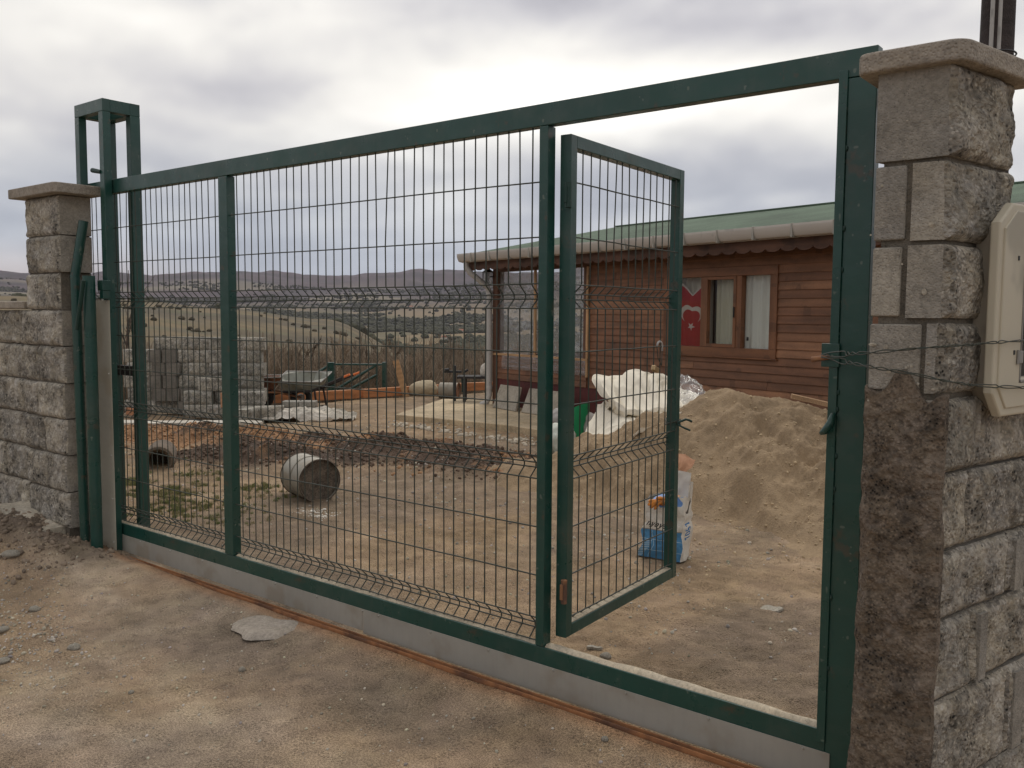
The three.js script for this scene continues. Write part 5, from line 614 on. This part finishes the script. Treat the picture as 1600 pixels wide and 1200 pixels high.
for (const [s, q, y, sx, sy, l, c] of [[0.50, 9.3, 0.14, 0.17, 0.18, 'pale greenish white plastic sack behind the gate door hinge post', [0.62, 0.66, 0.58]], [0.52, 9.75, 0.30, 0.12, 0.13, 'grey rounded bundle above the whitish sack by the cabin wall', [0.42, 0.39, 0.37]], [0.84, 9.5, 0.26, 0.11, 0.16, 'grey cloth bundle between the green bag and the tarpaulin', [0.40, 0.36, 0.33]]]) { const g = new THREE.IcosahedronGeometry(1, 4), p = g.attributes.position; for (let i = 0; i < p.count; i++) { const x = p.getX(i), yy = p.getY(i), z = p.getZ(i), k = 1 + (fbm(x * 2.4 + s * 9, yy * 2.4, z * 2.4, 4) - 0.5) * 0.7; p.setXYZ(i, x * k * sx, Math.max(yy * k * sy, -sy * 0.8), z * k * sx * 0.8); } const mg = mergeVertices(g.deleteAttribute('uv').deleteAttribute('normal')); mg.computeVertexNormals(); const m = mesh('cloth_bundle', uvm(mg, s), std({ color: C(...c), roughness: 0.7, bumpMap: sc(TX.softB, 3), bumpScale: 0.02 })); m.position.set(...SQ(s, q, y)); tag(m, l, 'bundle'); }

// wire twist and padlock on the door
{ const c = SQ(0, 0, 0); const g = thing('wire_twist', 'knot of green binding wire twisted round the free edge of the open mesh door', 'wire'); const bx0 = -1.911 - 0.063 * 0.98, bz0 = -0.06 - 0.998 * 0.98; const loop = (h, a) => { const r = []; for (let i = 0; i <= 20; i++) { const t = i / 20 * 6.4; r.push([bx0 + Math.cos(t) * 0.035, h + Math.sin(t * 2 + a) * 0.008, bz0 + Math.sin(t) * 0.034]); } return r; }; mesh('loop', tube(loop(0.965, 0), 0.0025, 5), MT.wire, g); mesh('loop', tube(loop(0.975, 1.5), 0.0025, 5), MT.wire, g); mesh('loose_end', tube([[bx0 + 0.034, 0.97, bz0 + 0.02], [bx0 + 0.06, 0.985, bz0 - 0.01], [bx0 + 0.075, 0.98, bz0 - 0.02], [bx0 + 0.08, 0.974, bz0 - 0.03]], 0.006, 6), MT.paintDark, g); mesh('loose_end', tube([[bx0 + 0.034, 0.962, bz0 + 0.02], [bx0 + 0.06, 0.945, bz0 + 0.0], [bx0 + 0.085, 0.935, bz0 - 0.01]], 0.005, 6), MT.paintDark, g); }
{ const px = -1.911 - 0.063 * 0.78 + 0.02, pz = -0.06 - 0.998 * 0.78; const g = thing('padlock', 'small padlock hanging open on a horizontal wire of the mesh door', 'padlock', [px, 1.326, pz], rad(93.6)); const a = []; for (let i = 0; i <= 14; i++) { const t = i / 14 * Math.PI; a.push([Math.cos(t) * 0.026, 0.0 + Math.sin(t) * 0.022, 0]); } mesh('shackle', tube([[0.026, -0.02, 0], ...a], 0.0045, 8), MT.pvc, g); mesh('wire_loop', tube([[-0.026, 0, 0], [-0.022, -0.05, 0.004], [0.01, -0.085, 0.006]], 0.0022, 6), MT.wire, g); mesh('wire_loop', tube([[0.026, -0.02, 0], [0.016, -0.06, 0.004], [0.014, -0.085, 0.004]], 0.0022, 6), MT.wire, g); mesh('body', (() => { const b = bx(-0.006, 0.042, -0.11, -0.086, -0.007, 0.013, 0.004); b.rotateZ(-0.35); b.translate(-0.03, 0.0, 0); return b; })(), std({ color: C(0.5, 0.36, 0.2), roughness: 0.35, metalness: 0.7 }), g); }

// ---------------------------------------------------------------- small things on the ground
function stoneGeo(seed, flat) { const g0 = new THREE.IcosahedronGeometry(1, 3); const p = g0.attributes.position; for (let i = 0; i < p.count; i++) { const x = p.getX(i), y = p.getY(i), z = p.getZ(i); let k = 0.8 + 0.5 * fbm(x * 1.3 + seed, y * 1.3, z * 1.3 + seed, 3); const f = Math.max(0.62, Math.min(k, 0.9 / Math.max(Math.abs(x * 0.8 + y * 0.5), Math.abs(z * 0.9 - y * 0.3), 0.4))); p.setXYZ(i, x * f, y * f * flat, z * f); } const g = mergeVertices(g0.deleteAttribute('uv').deleteAttribute('normal')); g.computeVertexNormals(); return uvm(g.toNonIndexed(), seed); }
for (const [x, z, r, fl, turn, l, c] of [[-3.86, 0.87, 0.026, 0.6, 0, 'pale grey stone alone on the dirt left of centre', 0], [-3.083, 0.551, 0.014, 0.9, 1, 'small round beige pebble below the cement patch', 1], [-3.243, 0.942, 0.011, 0.8, 2, 'tiny white pebble in the bare middle of the driveway', 1], [-5.22, 0.57, 0.045, 0.5, 0.6, 'flat pale stone in the dirt bank at the left edge', 0], [-4.50, 0.76, 0.024, 0.7, 0.4, 'whitish stone among the gravel left of the driveway', 1], [-4.28, 1.0, 0.03, 0.45, 0.9, 'flat grey stone in the gravel strip at the left edge', 0], [-3.96, 1.12, 0.026, 0.45, 1.9, 'second flat grey stone in the gravel strip, nearer the viewer', 0], [-1.985, -0.50, 0.024, 0.7, 0.3, 'rounded stone just behind the gate threshold', 0], [-1.56, 0.17, 0.012, .8, .3, 'small pale pebble beside the rusty rail in the middle', 1]]) { const m = mesh('stone', stoneGeo(x * 3, fl), MT.stone); m.scale.setScalar(r); m.position.set(x, groundH(x, z) + r * fl * 0.35, z); m.rotation.y = turn; tag(m, l, 'stone'); }
{ const t = (x, z, w, d, h, turn, l) => { const g = new THREE.BoxGeometry(w, h, d, 6, 1, 4), p = g.attributes.position; for (let i = 0; i < p.count; i++) { const x0 = p.getX(i), z0 = p.getZ(i); p.setX(i, x0 * (1 - 0.6 * Math.abs(z0) / d)); p.setZ(i, z0 * (1 - 0.8 * Math.max(0, x0 / w)) + 0.01 * Math.sin(x0 * 60)); } g.computeVertexNormals(); const m = mesh('tile_shard', uvm(g, x), MT.stone); m.position.set(x, groundH(x, z) + h * 0.55, z); m.rotation.set(0.05, turn, 0.06); tag(m, l, 'tile shard'); }; t(-1.69, -1.585, 0.115, 0.075, 0.012, 0.45, 'pale pointed tile shard lying in the yard inside the open door'); t(-2.07, -0.545, 0.07, 0.02, 0.012, 0.6, 'thin flat shard on the dirt just inside the gate threshold'); }
{ // dried cement patch
  const s = []; const nx = 60, pos = [0, 0.007, 0], idx = []; for (let k = 1; k <= 6; k++) for (let i = 0; i < nx; i++) { const a = i / nx * Math.PI * 2, r = (0.5 + 0.5 * fbm(Math.cos(a) * 1.6 + 4, Math.sin(a) * 1.6, 3, 4)) * k / 6; const x = Math.cos(a) * r * 0.235, z = Math.sin(a) * r * 0.185; pos.push(x, k === 6 ? -0.012 : 0.007 + 0.004 * (fbm(x * 30, z * 30, 4, 3) - 0.5), z); } for (let i = 0; i < nx; i++) idx.push(0, 1 + (i + 1) % nx, 1 + i); for (let k = 0; k < 5; k++) for (let i = 0; i < nx; i++) { const a = 1 + k * nx + i, b = 1 + k * nx + (i + 1) % nx; idx.push(a, b, a + nx, b, b + nx, a + nx); } const g = new THREE.BufferGeometry(); g.setAttribute('position', new THREE.Float32BufferAttribute(pos, 3)); g.setIndex(idx); g.computeVertexNormals(); const m = mesh('cement_patch', uvm(g, 2), std({ map: sc(TX.conC, 1.2), color: C(0.46, 0.41, 0.355), bumpMap: sc(TX.conB, 3), bumpScale: 0.003 })); m.position.set(-3.39, groundH(-3.39, 0.205) + 0.004, 0.205); m.rotation.y = 0.5; tag(m, 'flat grey patch of dried cement on the driveway before the gate', 'cement patch'); }
function scatter(name, label, geos, mat, n, seed, place, kindLabel) { const R = rng(seed), per = geos.map(() => []); let guard = 0; let c = 0; while (c < n && guard++ < n * 30) { const p = place(R); if (!p) continue; per[Math.floor(R() * geos.length)].push(p); c++; } const grp = new THREE.Group(); grp.name = nm(name); scene.add(grp); tag(grp, label, kindLabel, null, 'stuff'); geos.forEach((g, i) => { const im = new THREE.InstancedMesh(g, mat, per[i].length); im.name = nm(name + '_pieces'); const M = new THREE.Matrix4(), Q = new THREE.Quaternion(), E = new THREE.Euler(); per[i].forEach((p, k) => { E.set(p.rx || 0, p.ry || 0, p.rz || 0); Q.setFromEuler(E); M.compose(new THREE.Vector3(p.x, p.y, p.z), Q, new THREE.Vector3(p.s, p.s * (p.sy || 1), p.s)); im.setMatrixAt(k, M); if (p.c) im.setColorAt(k, p.c); }); im.castShadow = im.receiveShadow = true; grp.add(im); }); return grp; }
const pebG = [0, 1, 2, 3].map(i => { const g0 = new THREE.IcosahedronGeometry(1, 1), p = g0.attributes.position; for (let k = 0; k < p.count; k++) { const q = 0.7 + 0.6 * fbm(p.getX(k) * 1.7 + i * 5, p.getY(k) * 1.7, p.getZ(k) * 1.7, 2); p.setXYZ(k, p.getX(k) * q, p.getY(k) * q * 0.65, p.getZ(k) * q * 0.85); } g0.computeVertexNormals(); return uvm(g0, i); });
const whiteM = std({ color: C(1, 1, 1), roughness: 0.95 });
scatter('gravel', 'fine pale gravel and grit strewn over the bare ground', pebG, whiteM, 11000, 11, (R) => { const near = R() < 0.45; const x = near ? -5.4 + R() * 5.4 : -10.5 + R() * 10, z = near ? 0.16 + R() * 1.9 : -0.2 - R() * 6; if (!near && (edgeDist(x, z) > -0.4)) return null; const f = fbm(x * 1.7, z * 1.7, 71, 3); const left = bump(x, z, -4.3, 1.0, 0.7, 0.25); if (R() > sst(0.42, 0.66, f) * 0.8 + 0.16 + left) return null; const s = (0.0018 + 0.006 * Math.pow(R(), 4) + left * 0.006 * R()) * (near ? 1 : 1.4 + Math.abs(z) * 0.15); const l = 0.22 + 0.34 * R(); return { x, y: groundH(x, z) + s * 0.25, z, s, ry: R() * 6, rx: R(), c: C(l, l * (0.86 + 0.08 * R()), l * (0.64 + 0.2 * R())) }; });
scatter('dirt_clods', 'dark and orange soil clods along the dug strip in the yard', pebG, whiteM, 12000, 12, (R) => { const x = -11 + R() * 7, z = -5.2 + R() * 3.4; const t = trench(x, z); if (R() > t * 1.1 - 0.10) return null; const s = 0.005 + 0.021 * Math.pow(R(), 4); const d = fbm(x * 2.4, z * 2.4, 22, 4, 0.6) + (R() - 0.5) * 0.2 + 0.26 * bump(x, z, -7.2, -2.6, 1.5, 0.55, -0.55) + 0.12 * bump(x, z, -5.6, -3.7, 1.2, .5); const c = mix3([0.36, 0.205, 0.105], [0.12, 0.08, 0.055], sst(0.4, 0.56, d)); return { x, y: groundH(x, z) + s * 0.2, z, s, ry: R() * 6, rx: R() * 3, c: C(...c) }; });
scatter('wall_foot_clods', 'loose soil crumbs on the bank under the left pillar', pebG, whiteM, 1300, 13, (R) => { const x = -6.6 + R() * 1.7, z = 0.02 + R() * 0.75; if (R() > bump(x, z, -5.9, 0.3, 0.9, 0.38)) return null; const s = 0.004 + 0.018 * Math.pow(R(), 3); const l = 0.7 + 0.6 * R(); return { x, y: groundH(x, z) + s * 0.25, z, s, ry: R() * 6, rx: R() * 3, c: C(0.22 * l, 0.17 * l, 0.125 * l) }; });
scatter('sand_crumbs', 'sand lumps on and around the heap', pebG, whiteM, 2400, 14, (R) => { const s0 = 0.4 + R() * 3, q = 4.8 + R() * 3; const h = SH(s0, q); if (h < 0.0 && R() > 0.3) return null; const s = 0.003 + 0.011 * Math.pow(R(), 4); const [x, , z] = SQ(s0, q, 0); const l = 0.8 + 0.4 * R(); return { x, y: Math.max(h - 0.02, groundH(x, z)) + s * 0.2, z, s, ry: R() * 6, rx: R() * 3, c: C(0.46 * l, 0.35 * l, 0.22 * l) }; });
scatter('slab_edge_stones', 'row of small whitish rubble along the concrete slab edge', pebG, whiteM, 150, 15, (R) => { const t = R(), x = mix(-8.6, -5.6, t), z = mix(-5.7, -5.5, t) + R() * 0.3; const s = 0.012 + 0.04 * R() * R(), l = 0.4 + 0.25 * R(); return { x, y: groundH(x, z) + s * 0.3, z, s, ry: R() * 6, c: C(l, l * 0.88, l * 0.7) }; });
scatter('lime_crumbs', 'white lime crumbs spilled beside the drum', pebG, whiteM, 170, 16, (R) => { const x = -5.12 + (R() + R() - 1) * 0.22, z = -1.50 + (R() + R() - 1) * 0.13; const s = 0.003 + 0.013 * R() * R(), l = 0.55 + 0.2 * R(); return { x, y: groundH(x, z) + s * 0.2, z, s, sy: 0.6, ry: R() * 6, c: C(l, l * 0.95, l * 0.85) }; });
{ // grass
  const blade = (R) => { const h = 1, pos = [], w = 0.07; const b = (R() - 0.5) * 0.9, a = R() * 6.28, ox = (R() - 0.5) * 1.2, oz = (R() - 0.5) * 1.2, dx = Math.cos(a), dz = Math.sin(a); const P = [0, 0.45, 1].map((t, i) => [ox + dx * b * t * t, h * t * (0.5 + 0.5 * R()), oz + dz * b * t * t, w * (1 - t * 0.9)]); for (let i = 0; i < 2; i++) { const p = P[i], q = P[i + 1]; const A = [p[0] - dz * p[3], p[1], p[2] + dx * p[3]], B = [p[0] + dz * p[3], p[1], p[2] - dx * p[3]], Cc = [q[0] + dz * q[3], q[1], q[2] - dx * q[3]], D = [q[0] - dz * q[3], q[1], q[2] + dx * q[3]]; pos.push(...A, ...B, ...Cc, ...A, ...Cc, ...D); } return pos; };
  const tufts = [1, 2, 3].map(s => { const R = rng(s * 31), pos = []; for (let i = 0; i < 26; i++) pos.push(...blade(R)); const g = new THREE.BufferGeometry(); g.setAttribute('position', new THREE.Float32BufferAttribute(pos, 3)); g.computeVertexNormals(); return uvm(g); });
  const gm = std({ color: C(1, 1, 1), side: THREE.DoubleSide, roughness: 0.9 });
  scatter('grass', 'patches of short green and dry grass behind the left part of the gate', tufts, gm, 1100, 17, (R) => { const x = -8.0 + R() * 3.0, z = -2.35 + R() * 1.9; const d = bump(x, z, -7.0, -1.25, 0.55, 0.38) + 0.8 * bump(x, z, -6.55, -1.75, 0.5, 0.16) + 0.5 * bump(x, z, -6.0, -1.05, 0.3, 0.2) + 0.12 * bump(x, z, -6.3, -0.9, 0.9, 0.5); if (R() > d * sst(0.35, 0.6, fbm(x * 4, z * 4, 81, 3)) * 1.4) return null; const g = R(), c = mix3([0.13, 0.18, 0.055], [0.30, 0.25, 0.12], g * 0.9); return { x, y: groundH(x, z) - 0.004, z, s: 0.012 + 0.026 * R(), ry: R() * 6, c: C(...c) }; });
}

// ---------------------------------------------------------------- bare trees on the slope, far bushes
function bareTree(seed, n1, lean) { // one leafless sapling about 1 unit tall: trunk geometry and crown geometry
  const R = rng(seed), twigs = []; const limb = (p, d, L, r, depth) => { const q = [p[0] + d[0] * L * 0.5 + (R() - 0.5) * 0.04 * L, p[1] + d[1] * L * 0.5, p[2] + d[2] * L * 0.5 + (R() - 0.5) * 0.04 * L], e = [p[0] + d[0] * L, p[1] + d[1] * L + 0.05 * L, p[2] + d[2] * L]; twigs.push(tube([p, q, e], [r, r * 0.7, r * 0.25], 3, false)); if (depth > 0) { const k = depth === 2 ? 4 : 3; for (let i = 0; i < k; i++) { const t = 0.3 + 0.65 * R(), a = R() * 6.28, s = 0.45 + 0.35 * R(); const nd = [d[0] + Math.cos(a) * s, d[1] * 0.9 + 0.25, d[2] + Math.sin(a) * s], l = Math.hypot(...nd); limb([mix(p[0], e[0], t), mix(p[1], e[1], t), mix(p[2], e[2], t)], nd.map(v => v / l), L * (0.45 + 0.25 * R()), r * 0.55, depth - 1); } } };
  for (let i = 0; i < n1; i++) { const t = 0.25 + 0.7 * (i + R()) / n1, a = i * 2.4 + R(), s = 0.55; const nd = [Math.cos(a) * s, 0.8, Math.sin(a) * s]; limb([lean * t, t * 0.9, 0], nd, 0.46 * (1.15 - t), 0.0062, 2); }
  return { trunk: tube([[0, -0.03, 0], [lean * 0.3, 0.35, 0.01], [lean * 0.7, 0.7, -0.01], [lean, 1.0, 0]], [0.011, 0.0085, 0.005, 0.0015], 5), crown: mergeGeometries(twigs) };
}
const saps = [1, 2, 3, 4].map(i => bareTree(i * 17, 6, (i - 2) * 0.04)); const sapG = saps.map(s => mergeGeometries([s.trunk, s.crown]));
const twigM = std({ color: C(1, 1, 1), roughness: 1 });
scatter('thicket', 'thicket of bare brown saplings on the slope below the yard', sapG, twigM, 3000, 18, (R) => { const b = rad(-36 + R() * 40), r = 15.5 + 45 * Math.pow(R(), 1.6); const f = Math.cos(b) * r, s0 = Math.sin(b) * r, x = f * VF[0] + s0 * VR[0], z = 2.65 + f * VF[1] + s0 * VR[1]; if (edgeDist(x, z) < 0.9) return null; const y = hillH(x, z); const top = 1.466 - r * (0.018 + 0.045 * R()); const h = (top - y) * (0.72 + 0.3 * R()); if (h < 0.6) return null; const l = 0.75 + 0.5 * R(); const c = mix3([0.20, 0.148, 0.10], [0.29, 0.225, 0.16], R()); return { x, y: y - 0.05, z, s: h, sy: 1, ry: R() * 6, c: C(c[0] * l, c[1] * l, c[2] * l) }; });
scatter('undergrowth', 'low brown undergrowth on the slope below the yard', sapG, twigM, 1500, 28, (R) => { const b = rad(-36 + R() * 40), r = 14.5 + 14 * R(); const f = Math.cos(b) * r, s0 = Math.sin(b) * r, x = f * VF[0] + s0 * VR[0], z = 2.65 + f * VF[1] + s0 * VR[1]; if (edgeDist(x, z) < 0.5) return null; const y = hillH(x, z); const h = 0.6 + 1.1 * R(); const l = 0.7 + 0.5 * R(); return { x, y: y - 0.05, z, s: h, ry: R() * 6, c: C(0.24 * l, 0.18 * l, 0.125 * l) }; });
for (const [b, r, top, l] of [[-12.6, 24, 512, 'bare dark tree standing highest above the thicket left of the green railing'], [-9.0, 26, 505, 'bare dark tree above the thicket over the green railing'], [-23.7, 22, 418, 'thin bare tree rising behind the gate tower leg'], [-18.2, 23, 508, 'bare tree behind the right end of the block stack'], [-4.0, 27, 520, 'bare tree in the thicket right of the leaning board']]) { const f = Math.cos(rad(b)) * r, s0 = Math.sin(rad(b)) * r, x = f * VF[0] + s0 * VR[0], z = 2.65 + f * VF[1] + s0 * VR[1], y = hillH(x, z), h = 1.466 + (489 - top) / 1390 * f - y; const t = thing('bare_tree', l, 'tree', [x, y - 0.1, z], b); const q = saps[Math.floor(r) % 4]; const m = std({ color: C(0.10, 0.075, 0.058), roughness: 1 }); const a = mesh('trunk', q.trunk, m, t), c = mesh('crown', q.crown, m, t); t.scale.set(h * 0.8, h, h * 0.8); }
const bushG = [0, 1, 2].map(i => { const g0 = new THREE.IcosahedronGeometry(1, 2), p = g0.attributes.position; for (let k = 0; k < p.count; k++) { const q = 0.6 + 0.8 * fbm(p.getX(k) * 1.9 + i * 7, p.getY(k) * 1.9 + 3, p.getZ(k) * 1.9, 3); p.setXYZ(k, p.getX(k) * q, p.getY(k) * q * 0.9, p.getZ(k) * q); } g0.computeVertexNormals(); return uvm(g0, i); });
scatter('distant_woods', 'dark woods and hedges over the valley and hills', bushG, twigM, 14000, 19, (R) => { const b = rad(-36 + R() * 46), r = 130 + 3600 * Math.pow(R(), 1.5); const f = Math.cos(b) * r, s0 = Math.sin(b) * r, x = f * VF[0] + s0 * VR[0], z = 2.65 + f * VF[1] + s0 * VR[1]; const w = r < 600 ? sst(0.62, 0.7, fbm(x / 26, z / 26, 35, 4)) * 0.22 + 0.006 : sst(0.50, 0.55, fbm(x / 170, z / 170, 36, 5, 0.6)) + 0.04; if (R() > w) return null; const s = r < 600 ? 0.3 + 0.9 * R() : 2.2 + 4 * R(); const l = 0.7 + 0.6 * R(); return { x, y: hillH(x, z) + s * 0.4, z, s, sy: 0.9, ry: R() * 6, c: r < 600 ? C(0.085 * l, 0.07 * l, 0.045 * l) : C(0.062 * l, 0.062 * l, 0.036 * l) }; });
{ const R = rng(99); [[-3.2, 1500], [-4.4, 1250], [-1.6, 1900], [-2.6, 2300], [-6.5, 2500], [-9.6, 2600]].forEach(([b, r], i) => { const f = Math.cos(rad(b)) * r, s0 = Math.sin(rad(b)) * r, x = f * VF[0] + s0 * VR[0], z = 2.65 + f * VF[1] + s0 * VR[1]; const t = thing('farm_house', ['tiny white farm house deep in the valley left of the cabin', 'small pale farm house on the nearest valley fields', 'tiny farm house just beside the cabin corner on the far slope', 'tiny pale farm house high on the far slope', 'tiny farm house on the far slope above the leaning board', 'tiny farm house far off above the green railing'][i], 'house', [x, hillH(x, z), z], R() * 3); mesh('wall', bx(-6, 6, -3, 5, -4, 4, 0), MT.sheet, t); const s = new THREE.Shape(); s.moveTo(-4.5, 0); s.lineTo(0, 3); s.lineTo(4.5, 0); s.closePath(); const g = new THREE.ExtrudeGeometry(s, { depth: 13, bevelEnabled: false }); g.rotateY(Math.PI / 2); g.translate(-6.5, 5, 0); mesh('roof', uvm(g), std({ color: C(0.35, 0.16, 0.1) }), t); }); }

renderer.render(scene, camera);
